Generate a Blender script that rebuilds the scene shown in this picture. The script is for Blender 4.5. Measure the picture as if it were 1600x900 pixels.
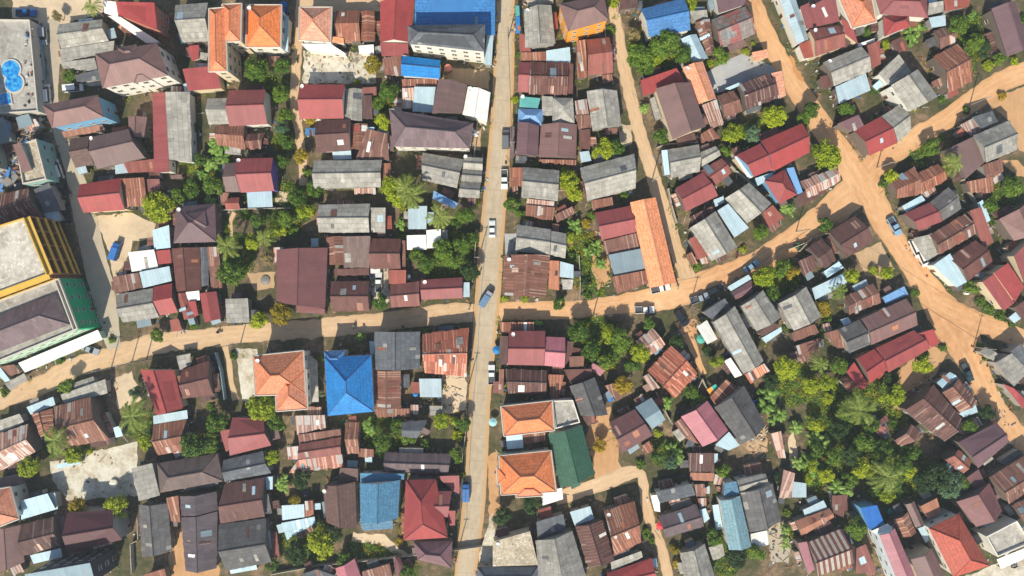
import bpy, math, random, colorsys
from mathutils import Vector, Matrix, noise as mnoise
for o in list(bpy.data.objects): bpy.data.objects.remove(o)
S=0.17; HCAM=190.0                      # metres per ground unit, flying height
scene=bpy.context.scene; COL=scene.collection
# ---------------- camera ----------------
cam=bpy.data.cameras.new('camera'); camo=bpy.data.objects.new('camera',cam); COL.objects.link(camo)
camo.location=(0,0,HCAM); camo.rotation_euler=(0,0,0)
cam.sensor_width=36; cam.lens=36*HCAM/(1600*S); cam.clip_start=1; cam.clip_end=3000
scene.camera=camo
# ---------------- light ----------------
SUN_EL=math.radians(43); AZ=math.radians(15)      # shadows run up the picture and a little right
d=Vector((math.sin(AZ)*math.cos(SUN_EL), math.cos(AZ)*math.cos(SUN_EL), -math.sin(SUN_EL)))
sun=bpy.data.lights.new('sun','SUN'); sun.energy=4.9; sun.angle=math.radians(0.6); sun.color=(1.0,0.93,0.80)
suno=bpy.data.objects.new('sun',sun); COL.objects.link(suno); suno.rotation_euler=d.to_track_quat('-Z','Y').to_euler(); suno.location=(-30,-60,90)
w=bpy.data.worlds.new('World'); scene.world=w; w.use_nodes=True
nt=w.node_tree; nt.nodes.clear()
sky=nt.nodes.new('ShaderNodeTexSky'); sky.sky_type='NISHITA'; sky.sun_disc=False; sky.sun_elevation=SUN_EL
sky.sun_rotation=math.atan2(-d.x,-d.y)
bg=nt.nodes.new('ShaderNodeBackground'); bg.inputs[1].default_value=0.115
wo=nt.nodes.new('ShaderNodeOutputWorld'); nt.links.new(sky.outputs[0],bg.inputs[0]); nt.links.new(bg.outputs[0],wo.inputs[0])
vs=scene.view_settings; vs.view_transform='Standard'; vs.look='None'; vs.gamma=1; vs.exposure=0.32; vs.use_curve_mapping=False
scene.cycles.max_bounces=5; scene.cycles.diffuse_bounces=3; scene.cycles.glossy_bounces=2; scene.cycles.transmission_bounces=2
# ---- building survey: local coordinates of 20 map squares, 5 units = 0.17 m on the ground ----
HOUSES=[]; WALLOV={}; _t=[0,0]
def T(c,r): _t[0]=c*1600; _t[1]=r*900
def H(nick,wall,*secs):
    out=[]
    for s in secs:
        f=s.split(); n=[float(v) for v in f[3:11]]
        out.append((f[0],f[1],float(f[2]),[((n[2*i]+_t[0])/5,(n[2*i+1]+_t[1])/5) for i in range(4)]))
        if len(f)>11: WALLOV[(len(HOUSES),len(out)-1)]=f[11]
    HOUSES.append((nick,wall,out))
T(0,0)
H('rooftop pool terrace','pale','f PC 4.5 -160 150 235 155 300 870 -160 900')
H('patched grey fibro shed row','block','g G 3.2 460 190 800 150 850 320 480 380','s G 3 475 388 900 322 885 400 480 485','s G 2.7 480 490 745 455 765 560 490 530')
H('','block','s D 3 590 590 780 545 790 620 600 640')
H('tall red house with bare side wall','pink','s R 8 915 20 1215 28 1228 235 922 115','s W 5 810 8 915 20 925 140 815 100')
H('','white','s W 3.5 865 140 965 148 1250 330 1140 335')
H('big maroon hip-roofed villa','white','h B 9.5 742 420 1225 335 1312 590 800 690','h B 9.8 915 372 1065 345 1085 450 960 462','h B 9.4 1030 560 1160 535 1180 625 1050 650')
H('','wood','g G 4 1370 40 1625 20 1640 320 1425 330')
H('','white','s R 3 1480 362 1562 355 1550 460 1500 480')
H('','cream','s R 4 1435 545 1700 520 1725 690 1470 710')
H('long house with red and grey slopes','white','r R 4 1190 730 1300 724 1330 1345 1205 1350','l G 4 1300 724 1480 718 1500 1270 1330 1250')
H('brown hip house with blue side','bluewall','h B 8.5 330 820 765 740 810 915 405 1000')
T(0,1)
H('ruined block with teal side','teal','f RB 7 125 240 285 185 365 500 180 540','s B 7.5 120 235 180 220 250 430 175 450')
H('','block','s LBG 4.2 -60 40 40 20 90 200 -30 230')
H('','block','s LBG 3.5 130 20 230 -10 260 70 150 110','s LBB 3.2 45 60 85 65 95 190 60 200')
H('','block','s RUW 3 200 60 280 30 320 90 230 130')
H('','wood','s RO2 3 485 130 800 72 825 122 500 172')
H('mottled brown tiled house','wood','g BT 3 550 185 700 162 732 380 590 412')
H('brown gabled house above small red shed','wood','g B 5 700 172 1005 108 1130 330 760 420','v B 4 1000 10 1150 15 1125 170 1010 175')
H('','cream','s RR 3 970 372 1220 342 1240 440 1000 450','s LB 3 900 382 968 372 1000 450 902 460')
H('red gabled house above the soil yard','cream','g R 4 625 540 950 490 975 740 652 762')
H('','wood','s RU 3.2 957 500 1140 490 1150 700 977 718','s RR 3 1152 500 1250 500 1255 580 1157 600')
H('','wood','g RUD 4 -80 640 220 570 335 790 -20 900')
H('','block','s D 4 280 585 400 532 480 742 350 762','s LB 3 345 766 460 745 480 822 372 842')
H('mauve pyramid-roofed house','wood','h MV 5 1378 715 1680 690 1690 990 1355 1000','h MV 6.6 1445 770 1600 745 1618 872 1500 905')
T(0,2)
H('tall yellow apartment block','yellow','f PC 13 -320 60 190 -100 372 345 -100 520')
H('green-walled block with maroon roof','greenwall','f PC 9.6 -250 640 440 384 590 778 -100 1060 mint','f PC 9.9 425 388 462 374 612 770 575 784 greenwall','h MG 10.1 -220 745 432 492 548 736 -100 985 mint')
H('','mint','s W 3 150 1035 770 776 800 850 195 1110')
H('pale blue shed at soil yard','block','s LB 3 1200 0 1330 -40 1332 135 1205 150')
H('','white','s W 3 1010 172 1212 150 1236 290 1030 325','s R 3 1227 160 1335 150 1340 255 1238 266')
H('','wood','s RU 3 890 362 1090 330 1115 445 905 500')
H('','block','s LB 3.2 1096 325 1330 280 1342 395 1118 450')
H('','block','g G 3.5 920 502 1195 450 1245 680 960 720')
H('','wood','g R 3.5 1198 442 1345 412 1390 640 1250 665')
H('','wood','v BR 3.5 1342 142 1560 132 1572 465 1380 480')
H('','wood','v D 3.4 1565 132 1630 130 1630 430 1575 440')
H('','wood','s RU 3 1636 132 1722 130 1735 445 1650 452')
H('','wood','v RR 3 1382 492 1452 485 1530 680 1440 700','s W 3 1455 482 1560 470 1562 545 1470 550')
H('','wood','v R 3.5 1560 492 1690 475 1725 690 1600 722')
H('','wood','s RR 2.8 1330 700 1400 690 1425 780 1342 792')
H('','wood','s R 3 1475 555 1535 550 1548 660 1520 680')
T(0,3)
H('','block','s RU 3 10 162 120 145 160 210 85 240','s LB 3 -40 190 12 168 80 272 40 286')
H('','block','c G 2.6 40 300 190 215 215 265 80 350')
H('long red gabled house by big palm','cream','v R 4 1095 185 1360 190 1430 490 1225 545')
H('','wood','g BR 4 1420 190 1635 118 1665 380 1430 415','s RU 3 1372 240 1418 232 1430 400 1400 385')
H('','block','c G 2.5 1380 82 1490 60 1490 150 1400 190')
H('','wood','s LB 3 1200 548 1465 502 1467 570 1200 615','g RU 3 1200 620 1462 575 1420 820 1232 860')
H('rusty ribbed house left of palm','wood','g RU 4 420 482 705 400 850 730 560 790','v RU 3.2 245 535 408 492 420 650 320 720')
H('','block','s LB 2.8 212 480 420 398 432 462 240 540')
H('','block','s G 2.6 480 382 830 260 840 372 500 460')
H('','block','s G 3 -20 590 160 530 190 600 -20 690')
H('pale rusty ribbed house at left edge','wood','g RUW 4 -90 720 220 610 280 830 -90 1030')
H('','block','s LB 2.5 890 640 940 625 960 705 905 720')
T(0,4)
H('','wood','s B 3 -40 140 180 90 182 180 -40 212')
H('orange hip roof at left edge','white','h O 6.5 -150 250 75 210 140 450 -110 545')
H('','block','s LB 4 180 305 382 250 435 380 165 460')
H('','wood','g RUD 3.5 165 500 420 440 490 660 190 740','s LB 3 240 735 480 680 486 752 262 805')
H('','wood','v B 3.5 -30 530 160 502 192 790 -20 880')
H('large dark maroon house','block','g MD 6 525 405 885 385 955 615 530 725')
H('charcoal building with pale blue roof','charcoal','s LBG 11 205 880 715 790 745 960 230 1020')
H('','wood','v GD 3.5 1082 342 1310 330 1342 700 1112 750')
H('','block','s G 4 1045 50 1205 10 1250 270 1085 315')
H('grey-brown hip-roofed house','wood','h BG 4 1225 20 1700 -60 1745 160 1250 250')
H('','wood','s RU 3 1312 282 1404 265 1410 480 1320 470')
H('','wood','v MVD 3.6 1408 275 1690 240 1700 385 1418 430')
H('long dark mauve house at bottom left','wood','v MVD 3.6 1416 442 1700 395 1690 840 1450 860')
H('','wood','s RU 3 1130 885 1290 838 1310 940 1140 960')
T(1,0)
H('stepped orange-roofed apartment villa','cream','h O 11 140 38 280 32 272 315 145 320','h O 11.2 38 72 150 62 168 550 36 552')
H('white villa with orange hip roof','white','h O 8 330 42 592 42 586 362 326 362')
H('white villa with pale orange roof','white','h TC 7 745 60 986 60 976 322 740 306','s W 3.5 755 345 990 350 1110 425 800 392','s TC 4 985 283 1085 300 1088 342 982 328')
H('','wood','g RU 3.5 1020 85 1216 80 1216 322 1030 328','v RU 3.5 1220 90 1325 88 1328 320 1222 322')
H('','white','s W 2.8 1200 360 1320 350 1322 420 1210 422')
H('tall red-roofed building near blue roof','white','v R 5 1370 10 1640 -20 1602 330 1370 330','s R 4 1370 336 1588 345 1592 430 1382 440')
H('small bright blue gabled building','white','g BL 5 1542 435 1842 470 1836 616 1536 592')
H('','wood','s RU 3 1390 462 1535 432 1538 590 1402 580')
H('red house below stepped orange villa','white','g R 4.5 185 705 475 700 490 970 190 985')
H('','wood','g G 3.2 20 770 178 765 188 970 30 970')
H('red house below the rubble lot','white','g R 4.5 742 660 1095 660 1085 925 742 930')
H('','wood','v G 3 1102 697 1230 695 1230 950 1092 940','s BR 3 1236 752 1310 750 1310 925 1236 930')
H('','wood','s RR 3 1232 686 1342 680 1342 745 1234 748')
H('','wood','c RU 2.4 500 440 590 440 590 520 505 522')
H('','wood','s RU 3 1540 622 1815 616 1810 680 1548 690','s LB 3.4 1640 684 1806 686 1778 880 1622 870')
H('','wood','s RUW 3 1545 695 1640 690 1622 850 1540 850','s G 3 1440 852 1540 850 1560 930 1445 900')
T(1,1)
H('','wood','g RU 3.2 95 80 310 75 320 265 96 232','g RUD 2.8 322 150 470 140 440 258 322 265')
H('red house with purple side wall','purple','g R 5 245 340 532 332 542 590 282 605','c LB 2.8 330 604 525 594 530 716 336 722')
H('','wood','g B 3 160 380 243 370 278 600 160 602','g RR 2.6 165 650 270 642 276 735 165 736')
H('','wood','s RU 2.8 120 606 195 606 160 700 122 690')
H('brown ribbed house beside orange bush','cream','g BR 4 870 45 1140 30 1140 272 878 290')
H('','wood','v RU 3 1150 70 1270 68 1270 272 1150 262','s RU 3 1272 112 1430 150 1440 350 1180 340')
H('','block','s LB 3.2 1270 95 1325 95 1325 155 1270 155','s LB 3.2 1380 220 1436 220 1440 262 1380 262')
H('','wood','c BL 2.4 785 105 868 100 870 155 785 158')
H('long grey gabled house','block','g G 4 855 355 1385 350 1377 562 850 572','s RU 3 1388 380 1455 378 1440 540 1386 550')
H('','block','g G 4 890 700 1292 690 1286 920 890 915','s G 3.5 1300 725 1415 725 1410 915 1300 915')
T(1,2)
H('big maroon barn-like house','wood','v M 4.5 560 150 960 135 940 610 560 560','s M 3.6 712 566 940 614 936 656 722 640')
H('','wood','v RU 3.2 945 52 1086 45 1088 270 975 270')
H('','wood','s BG 4 1086 50 1300 45 1285 290 1086 290')
H('','wood','g BR 3.8 1292 65 1535 65 1530 300 1292 300','s RU 3 1545 80 1570 80 1570 300 1545 300')
H('','wood','s BR 3 1010 302 1285 294 1285 350 1010 352')
H('','wood','g BR 3.6 985 400 1285 395 1286 632 1000 630')
H('rust-red house at left road corner','wood','s RR 3.5 1430 310 1575 310 1570 418 1440 420','g RR 3.5 1450 425 1680 396 1680 590 1455 602')
H('','white','c W 2.6 1294 296 1370 296 1372 336 1296 336')
H('','block','s G 3 170 535 345 530 350 720 170 722')
H('','wood','s RUW 2.6 540 135 620 130 600 200 530 270')
H('','block','c LB 2.5 830 62 888 62 888 128 832 128')
T(1,3)
H('cream villa with L-shaped orange roof','white','h O 8 380 85 765 45 780 372 400 382','h O 7.8 552 200 786 190 797 488 565 506')
H('blue hip-roofed villa','white','h BL 7 935 90 1300 76 1320 516 960 550','h BL 6.6 930 45 1090 36 1094 150 940 150','h BL 6.6 1125 85 1290 78 1290 180 1130 180')
H('dark grey gabled house right of blue villa','block','v D 5 1325 -110 1680 -110 1680 180 1325 190')
H('','wood','v RU 4 1325 195 1530 195 1530 490 1325 490')
H('','wood','s RU 3 1320 496 1600 490 1600 550 1350 560')
H('red hip house below the orange villa','wood','g R 4 215 560 460 570 520 780 195 860','s R 3.2 125 660 205 650 242 790 165 830')
H('','wood','s RUW 3 710 545 940 540 945 640 720 690','s RU 3 730 694 1060 650 1068 712 738 768')
H('rusty red house with white roof strips','wood','g RR 3.5 735 772 1065 714 1066 850 732 890','s RO 3 730 892 1075 846 1085 945 660 992')
H('','wood','s RUW 3 645 790 733 782 730 890 650 892')
H('','wood','g RU 3 1100 600 1210 600 1210 840 1112 842','s RU 2.5 1200 800 1320 810 1320 870 1200 870')
H('','wood','g MG 3.2 1405 835 1930 850 1900 1000 1400 980')
T(1,4)
H('','block','g D 3.4 145 -5 455 -75 520 95 155 165')
H('brown gabled house with palm shadows','wood','g BR 4 155 180 470 130 470 435 120 490','s GD 3 440 252 500 250 526 410 474 420')
H('','block','s LB 2.8 478 122 535 120 530 222 482 228')
H('','wood','g GD 4 110 496 480 450 522 790 170 860','s LB 2.6 487 540 516 540 522 690 496 696')
H('','wood','s LB 3 605 345 780 335 780 440 605 465','s RU 3 785 310 850 305 852 420 785 440')
H('','wood','s LBR 2.8 602 482 860 432 865 490 640 610')
H('brown tiled house left of steel-blue house','wood','v BT 5 920 195 1175 165 1188 530 950 480','s BT 4 1062 50 1200 60 1196 158 1035 178')
H('steel-blue gabled house','white','v SB 5 1210 175 1525 150 1510 450 1215 482','s SB 3 1215 486 1470 466 1470 530 1235 546','s SB 4 1215 95 1560 100 1556 146 1215 170')
H('large red hip-roofed house beside main road','wood','h R 6 -30 150 205 145 300 600 -50 620'.replace('-30 150 205 145 300 600 -50 620','1570 150 1805 145 1900 600 1550 622'),'g R 5.6 1675 240 1930 238 1900 440 1675 440','s R 3.5 1812 115 1990 110 1990 262 1940 236','s R 3.2 1902 385 1960 385 1955 505 1905 505')
H('','wood','v P 3.5 1020 840 1170 765 1240 960 1060 1000')
H('','wood','s D 3.2 760 880 880 840 1030 900 800 980')
H('','wood','s RU 3 1232 860 1445 798 1470 930 1240 960','v M 3.4 1472 765 1520 750 1600 900 1500 940')
T(2,0)
H('huge bright blue shed roof','white','s BL 5 50 -60 670 -70 668 276 40 196')
H('white hotel with grey roof','white','h D 10.5 -15 198 590 188 586 404 -10 338')
H('','block','s LB 3.5 606 282 656 282 640 510 580 502')
H('brown gabled house beside white roof','wood','v B 6 225 616 450 662 410 890 172 890')
H('white-roofed house beside main road','white','v W 5 456 676 632 722 605 955 412 896')
H('big mauve-brown house above grey roofs','white','h MG 7 -160 -50 500 50 470 255 -130 240'.replace('-160 -50 500 50 470 255 -130 240','-160 852 500 960 468 1160 -130 1145'))
H('grey vaulted house','block','v G 4.5 895 75 1105 40 1140 342 902 372','s RR 3 855 272 890 270 950 400 860 406')
H('yellow house with brown hip roof','yellow2','h B 10.5 1166 30 1520 -42 1556 155 1240 246')
H('','block','c T 2.8 825 45 856 45 860 122 826 130')
H('','block','c BL 2.8 826 136 860 130 866 260 830 262')
H('','block','s RB 3 870 -60 1130 -60 1120 28 940 50')
H('','wood','g RR 4 1380 312 1560 290 1590 566 1392 592','s RU 3.5 1300 332 1372 320 1386 600 1310 612')
H('','wood','s RU 3 865 415 1064 405 1068 478 865 475','s LB 3 1066 400 1250 372 1260 490 1068 485')
H('row house with red and dark roof','wood','g R 3.6 855 485 945 486 930 722 845 716','g RUD 3.6 946 486 1240 490 1230 740 932 732')
H('','wood','s BR 3 1242 500 1276 510 1276 740 1236 740')
H('small turquoise roof','block','s T 3 862 755 1022 770 1002 845 858 836')
H('','block','h LBB 3 850 848 1045 852 1038 982 845 962')
H('','block','h G 4.5 1120 762 1275 766 1290 960 1115 960','s G 3 1032 756 1118 760 1116 900 1036 900')
H('grey ribbed house left of lane','block','v G 4 1382 712 1620 706 1655 985 1430 1015','s RUW 3.2 1290 792 1380 776 1400 895 1300 900')
H('','wood','s RU 3 1290 905 1408 900 1420 1000 1320 1010','s BR 2.8 1330 1020 1410 1010 1410 1170 1330 1160')
H('','block','s LB 2.7 1326 1190 1400 1180 1420 1255 1340 1270')
T(2,1)
H('mauve gabled house beside parked van','wood','v MV 4 845 52 1012 82 1002 322 832 310','s MG 3 785 92 820 96 815 330 782 330')
H('brown hip house with rusty lower edge','wood','v B 4 1026 72 1308 72 1300 340 1010 330','s RU 3 1010 345 1300 350 1300 392 1010 362')
H('','block','g G 4 100 292 425 346 370 570 100 505')
H('triple grey gables facing main road','block','g G 3.4 430 325 572 335 570 428 415 418','g G 3.4 414 424 568 434 560 528 404 514','g G 3.4 402 520 556 532 545 650 380 636')
H('','wood','s RU 3 782 412 884 412 880 548 782 560')
H('grey gabled house by bright vine','block','g G 4 886 406 1170 432 1156 670 872 640','s RUW 3 920 652 1135 676 1130 712 912 690','s RU 3 910 700 1135 722 1120 822 906 782')
H('','wood','s RU 2.6 1130 780 1270 712 1300 760 1150 840')
H('grey gabled house below yellow bush','block','g G 4 1330 412 1755 302 1765 572 1390 670','s RU 2.8 1422 668 1580 640 1590 702 1432 742')
H('long row house beside terracotta roof','wood','g R 4 1445 762 1730 706 1772 930 1500 985','s RU 4 1510 985 1775 920 1795 1045 1540 1090','s LBG 4 1550 1092 1805 1042 1846 1200 1600 1256','s RU 4 1580 1262 1860 1208 1872 1310 1620 1392')
H('','block','s LB 3 -10 712 140 712 130 890 -10 890')
T(2,2)
H('','white','s W 2.8 -20 40 128 36 134 150 -20 152','s W 3 132 0 245 -10 246 136 136 140')
H('red row house above the crossroads','wood','g R 3.5 86 386 414 366 415 530 92 542','s LB 3 417 406 470 406 470 520 418 522')
H('two grey gables above rusty house','block','g G 4 840 -45 1103 -8 1094 195 826 160','g G 4 1107 5 1226 26 1216 216 1098 190')
H('rusty ribbed house at crossroads corner','wood','v RU 4 742 192 1100 192 1062 520 732 506','s RO2 3 1092 236 1168 240 1168 470 1084 452')
H('','block','s LB 3 1175 242 1280 270 1280 376 1172 362','c PC 2.4 1192 384 1280 384 1270 460 1196 462')
T(2,3)
H('rusty orange house below crossroads','wood','g RR2 4 100 -90 465 -136 445 240 120 215')
H('','wood','s RU 3 706 -184 970 -184 972 -122 712 -92')
H('red and pink row house','wood','g R 5 775 -115 1060 -115 1050 156 765 150','g P 5 1062 -70 1215 -64 1210 172 1052 156','s BR 3 705 -80 770 -75 762 145 700 145')
H('','wood','s BR 3 1218 -38 1282 -30 1262 84 1216 160')
H('long dark brown ribbed house','wood','g RUD 4 745 182 1075 196 1066 376 770 372','s RU 3 1078 222 1205 226 1162 416 1106 410')
H('','wood','s RU 2.8 700 182 738 182 734 380 695 380')
H('','block','s LB 3 76 256 250 256 250 404 82 402')
H('','wood','c RUW 2.4 5 462 70 462 70 530 8 530')
H('','block','c G 2.4 155 470 255 470 255 545 160 548')
H('orange hip villa with white flat annex','white','h O 6.5 720 480 1110 436 1126 656 742 700','f PC 5.5 1114 430 1276 424 1332 600 1140 650')
H('dark green gabled hall','white','v GN 5 1082 690 1345 618 1445 1000 1180 1112','s GN 3.4 1245 1060 1335 1042 1336 1090 1266 1122')
H('grey tiled house left of blue umbrella','block','v GD 4.5 1250 316 1446 246 1550 540 1338 548','s BR 3 1342 552 1420 546 1480 600 1390 622')
H('','wood','s BR 3.2 1202 186 1420 180 1430 240 1262 300')
H('','wood','s RU 3 1246 84 1364 80 1360 162 1250 172')
H('tiny pink shed','wood','s P 2.8 1432 135 1530 190 1490 240 1405 180')
H('','white','g D 5 -60 600 135 600 60 722 -60 712')
H('','block','s LB 3.4 752 694 880 690 890 800 762 810','s RU 3 884 692 1062 676 1062 740 888 776')
T(2,4)
H('orange villa with many-faced roof','white','h O 6.5 706 -35 1100 -74 1140 236 720 260','h O 6.3 840 150 1020 150 1032 268 838 278','h O 6.3 686 55 800 60 790 176 694 178')
H('','white','c W 2.6 1022 242 1190 210 1200 300 1040 350')
H('mauve hip house above wall shadow','wood','h MV 4 30 632 335 626 326 838 60 770')
H('ruined pale concrete house','pale','s RB 4 650 622 940 540 1005 815 650 825')
H('','block','h D 4 530 832 1000 828 1010 960 520 960')
H('','block','s D 3.5 990 472 1200 412 1222 530 1000 606')
H('large grey tiled house at bottom','block','v G 4 985 622 1270 545 1395 960 1010 960')
H('','block','s LB 3 1250 396 1410 350 1442 455 1290 506')
H('brown ribbed house with dark slope','wood','v RUD 3.5 1292 512 1505 462 1600 780 1392 826')
T(3,4)
H('rusty ribbed house beside bottom lane','wood','g RU 4 -80 392 155 316 210 635 0 742')
H('','block','s G 3 -30 790 208 702 222 752 -20 862')
H('red-roofed house at bottom edge','wood','g R 3.5 -60 880 290 758 335 960 -40 1010')
H('','white','s D 4 320 246 600 176 635 268 355 330','s W 3 282 266 345 260 358 400 312 392')
H('','wood','g MG 3.8 345 440 640 340 700 512 400 602','s LB 3 662 380 710 366 745 452 702 486')
H('','wood','s RU 3 622 182 700 176 716 270 642 280','s RU 2.8 648 292 720 286 720 360 662 370')
H('','wood','s RUD 3 572 -65 775 -65 780 86 586 84','s RO2 2.8 590 90 780 94 776 160 590 150')
H('','wood','s RUW 2.6 784 102 850 120 830 190 774 180')
H('blue-green house with grey extension','white','v SBG 5.5 825 312 980 272 1070 670 895 696','s SB 5 862 172 948 156 978 262 852 290','g G 4.5 952 154 1180 100 1200 170 982 238','v GD 4.5 988 250 1235 176 1300 462 1060 560')
H('','white','c W 2.7 1062 570 1190 542 1206 655 1075 690')
H('','block','v G 4 515 720 705 646 800 960 560 960')
H('','block','s G 3 732 672 840 642 865 740 772 780')
H('','wood','s RUW 3 1312 62 1400 90 1380 290 1286 290')
H('','wood','c LB 2.7 1390 160 1496 175 1500 286 1386 286')
T(3,0)
H('','wood','s BR 4 40 -60 175 -60 186 58 40 76')
H('bright blue gabled house','white','g BL 5 205 72 545 -16 594 236 270 290')
H('','white','v LB 3.5 520 302 640 266 732 456 602 476')
H('','wood','v RU 3.5 628 176 745 146 782 400 726 416')
H('patchy grey and red roofed house','wood','g GR 4 756 156 1020 50 1102 262 830 376')
H('mauve roof at top edge','white','s MV 5 782 -50 1050 -60 1012 40 816 104')
H('','block','s G 3 582 92 720 80 730 140 622 160')
H('','cream','s TC 2.8 1070 412 1196 386 1202 450 1096 476')
H('terracotta strip above brown house','cream','v TC 5 532 526 690 480 796 770 650 816')
H('','wood','s R 4 200 632 480 536 560 640 225 750')
H('large brown gabled house beside lane','cream','v B 6 320 692 595 642 715 990 455 1092')
H('','wood','g RU 3.2 802 752 930 706 1000 872 862 916')
H('','wood','s RUW 3 676 828 792 782 850 960 762 1010')
H('rusty gabled house beside concrete yard','wood','g RUD 4 970 662 1200 570 1290 762 1032 852','s TC 3 1216 580 1300 560 1342 745 1296 770')
H('','block','s LB 3 862 692 985 640 1000 660 900 702')
H('long pale blue roof beside dirt road','white','v LB 4 1265 -60 1400 -60 1516 310 1430 346','s RR 3.5 1432 350 1520 318 1566 440 1482 460')
H('','white','s R 4.5 1440 62 1510 30 1600 200 1500 226')
T(4,0)
H('red roof beside orange gable','cream','s R 5 -86 62 110 -40 160 166 -10 206','s R 4 162 140 250 205 305 345 200 262')
H('orange-brown gabled house','cream','g RR 5 -80 232 152 196 206 360 -30 442')
H('orange hip roof at top right','white','h O 6 140 -60 400 -60 442 165 262 212')
H('big red hip house at top right','white','h R 6 426 -60 840 -60 850 140 480 112','h R 5.5 500 130 700 112 712 202 510 286')
H('','block','s G 4 850 30 964 10 970 90 850 116','s RR 4 967 0 1172 -30 1172 50 986 90')
H('','block','s LB 3 850 142 980 120 990 200 880 216')
H('mauve gabled house at top right','wood','v MV 5 1346 66 1532 8 1645 380 1466 436')
H('','wood','s BR 3 556 330 636 290 682 380 610 420')
H('grey gabled house with pale blue porch','wood','g G 4 25 490 330 362 410 550 115 672','s LB 3.2 118 684 355 576 402 705 155 812')
H('','wood','s RR 3 362 362 460 322 482 500 412 540')
H('','wood','s BR 3 0 602 60 590 100 668 30 690')
H('grey house with white side wall','white','s G 4 455 580 612 430 720 560 545 668','v G 6.5 560 666 770 540 926 755 706 872')
H('','wood','g RU 3 890 242 1050 202 1066 330 945 386')
H('bright rusty gabled house above dirt road','wood','g RU 4 890 442 1080 342 1196 630 1005 732','s RU 3 872 642 978 592 990 662 882 682')
T(4,1)
H('red gabled house with grey extension','wood','s MV 4 132 72 300 0 350 80 272 128','g R 4 272 122 480 10 612 216 392 316','g G 4 486 10 640 -90 718 120 616 212')
H('','wood','g RUW 3 -150 520 125 410 166 510 -92 650')
H('','wood','g RU 3.5 560 522 742 400 800 612 606 652','g RU 3.5 762 452 930 382 1002 500 796 616')
H('reddish-brown house left of grey gable','wood','s B 4 1010 256 1180 176 1300 360 1140 502','s RU 3 1142 522 1350 480 1362 600 1182 602')
H('large grey gabled house near right edge','block','s D 4 1182 20 1340 -30 1400 50 1272 112','g G 5 1202 160 1480 42 1546 270 1302 370','s RU 3.3 1266 392 1420 342 1440 440 1312 512')
H('','wood','s RUW 3 1090 80 1182 32 1268 112 1184 160')
H('','block','s LB 3 642 712 796 626 830 666 682 760')
H('row house half red half grey','wood','g R 4 662 770 860 682 962 830 776 900','g GD 4 864 682 1010 562 1112 730 966 826')
T(4,2)
H('rusty row house beside SUV','wood','g RU 4 862 40 1140 -130 1226 26 936 190','s RR 3.5 1150 -150 1240 -180 1362 90 1280 130')
H('','block','s LB 3 1222 -210 1262 -236 1340 -80 1266 -30')
H('','wood','v B 4 1406 -90 1640 -232 1690 20 1522 82')
H('brown ribbed house above sandy yard','wood','g BR 4 76 12 280 -112 426 80 202 222')
H('','wood','g RUD 3.5 -100 142 20 62 130 230 40 302')
H('','wood','s RUD 3 -170 242 -60 192 -10 282 -120 352')
H('','block','s LB 3 32 322 150 242 192 290 62 370')
H('','block','s LB 3.2 -60 452 190 332 216 412 -30 542')
H('','wood','g RU 3.5 192 522 420 416 482 560 232 660')
H('','block','s LBB 3 492 522 660 436 696 500 520 576')
H('long brown gabled house','block','g B 4.2 330 692 680 532 770 740 406 896','g GD 4 146 776 314 698 402 892 232 960')
H('','wood','s RU 3 30 802 142 772 215 905 140 920')
H('pale blue shed beside dirt road','white','s LB 3.5 872 272 1000 182 1155 402 1072 446')
H('','wood','g BR 4 1012 216 1222 76 1356 240 1162 400')
H('','block','s G 3 722 62 858 32 938 180 842 240')
H('big red house at right edge','cream','s R 5 1342 332 1450 256 1602 440 1530 560','s R 5 1500 200 1640 60 1700 300 1606 420','s R 4 1252 402 1340 340 1526 566 1440 630')
H('','wood','s BR 3 1510 602 1600 540 1640 700 1590 702')
T(4,3)
H('long red house with L-shaped roof','wood','g R 4.5 296 100 430 26 530 190 396 300','g R 4.5 440 20 740 -120 872 20 540 212','s R 3.5 202 202 260 126 390 312 320 350')
H('','wood','s R 4.5 752 -92 880 -130 942 -20 880 14')
H('','block','g G 3 1250 50 1300 10 1410 82 1360 122','s D 4 1472 50 1560 -20 1670 100 1604 160')
H('grey roof at right edge','block','s G 4 1362 130 1484 56 1640 200 1520 320','s R 3 1412 292 1500 330 1660 470 1590 490')
H('','block','g LB 3 916 292 1020 206 1086 250 970 350')
H('rusty gabled house beside dark pickup','wood','v RU 4 952 370 1086 262 1240 440 1096 522','s LB 3 1088 530 1210 440 1240 520 1130 560')
H('big dark brown house in the grove','wood','v RUD 5 672 502 890 306 1116 570 985 746')
H('','wood','v RU 3 590 742 720 612 806 690 640 786')
H('tiny tin hut in the grove','wood','v GR 2.8 410 610 500 560 552 660 460 700')
H('mauve gabled house beside lower dirt road','wood','g MV 5 1086 756 1385 602 1476 760 1240 960','v RR2 4 986 892 1086 812 1190 900 1112 1010')
T(4,4)
H('maroon gabled house left of white building','wood','v M 5.5 1072 320 1330 172 1430 390 1226 516','s M 4.5 1136 130 1232 62 1300 180 1240 240')
H('','wood','g RU 4 1326 130 1640 -60 1700 200 1482 336','g RU 4 1502 350 1640 282 1700 420 1592 476')
H('white flat-roofed building','white','f PC 6 1302 590 1542 466 1650 640 1390 750','c W 3 1385 770 1650 662 1660 740 1422 845')
H('orange-red hip house in bottom right','white','h OR 7 856 526 1090 416 1332 820 1050 910')
H('','wood','v B 4 672 342 740 312 820 490 752 520')
H('','wood','s RO2 4 780 352 910 286 952 400 850 456','s LB 3 842 472 922 450 950 466 882 510')
H('','wood','v RU 4 580 462 690 402 760 560 652 600','s LB 3.5 762 522 820 502 860 620 830 640')
H('','cream','v B 6 716 770 880 682 1010 960 800 1000')
H('tall white house with pink roof','whiteblue','v P 8 470 582 590 526 770 950 640 1010')
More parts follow.
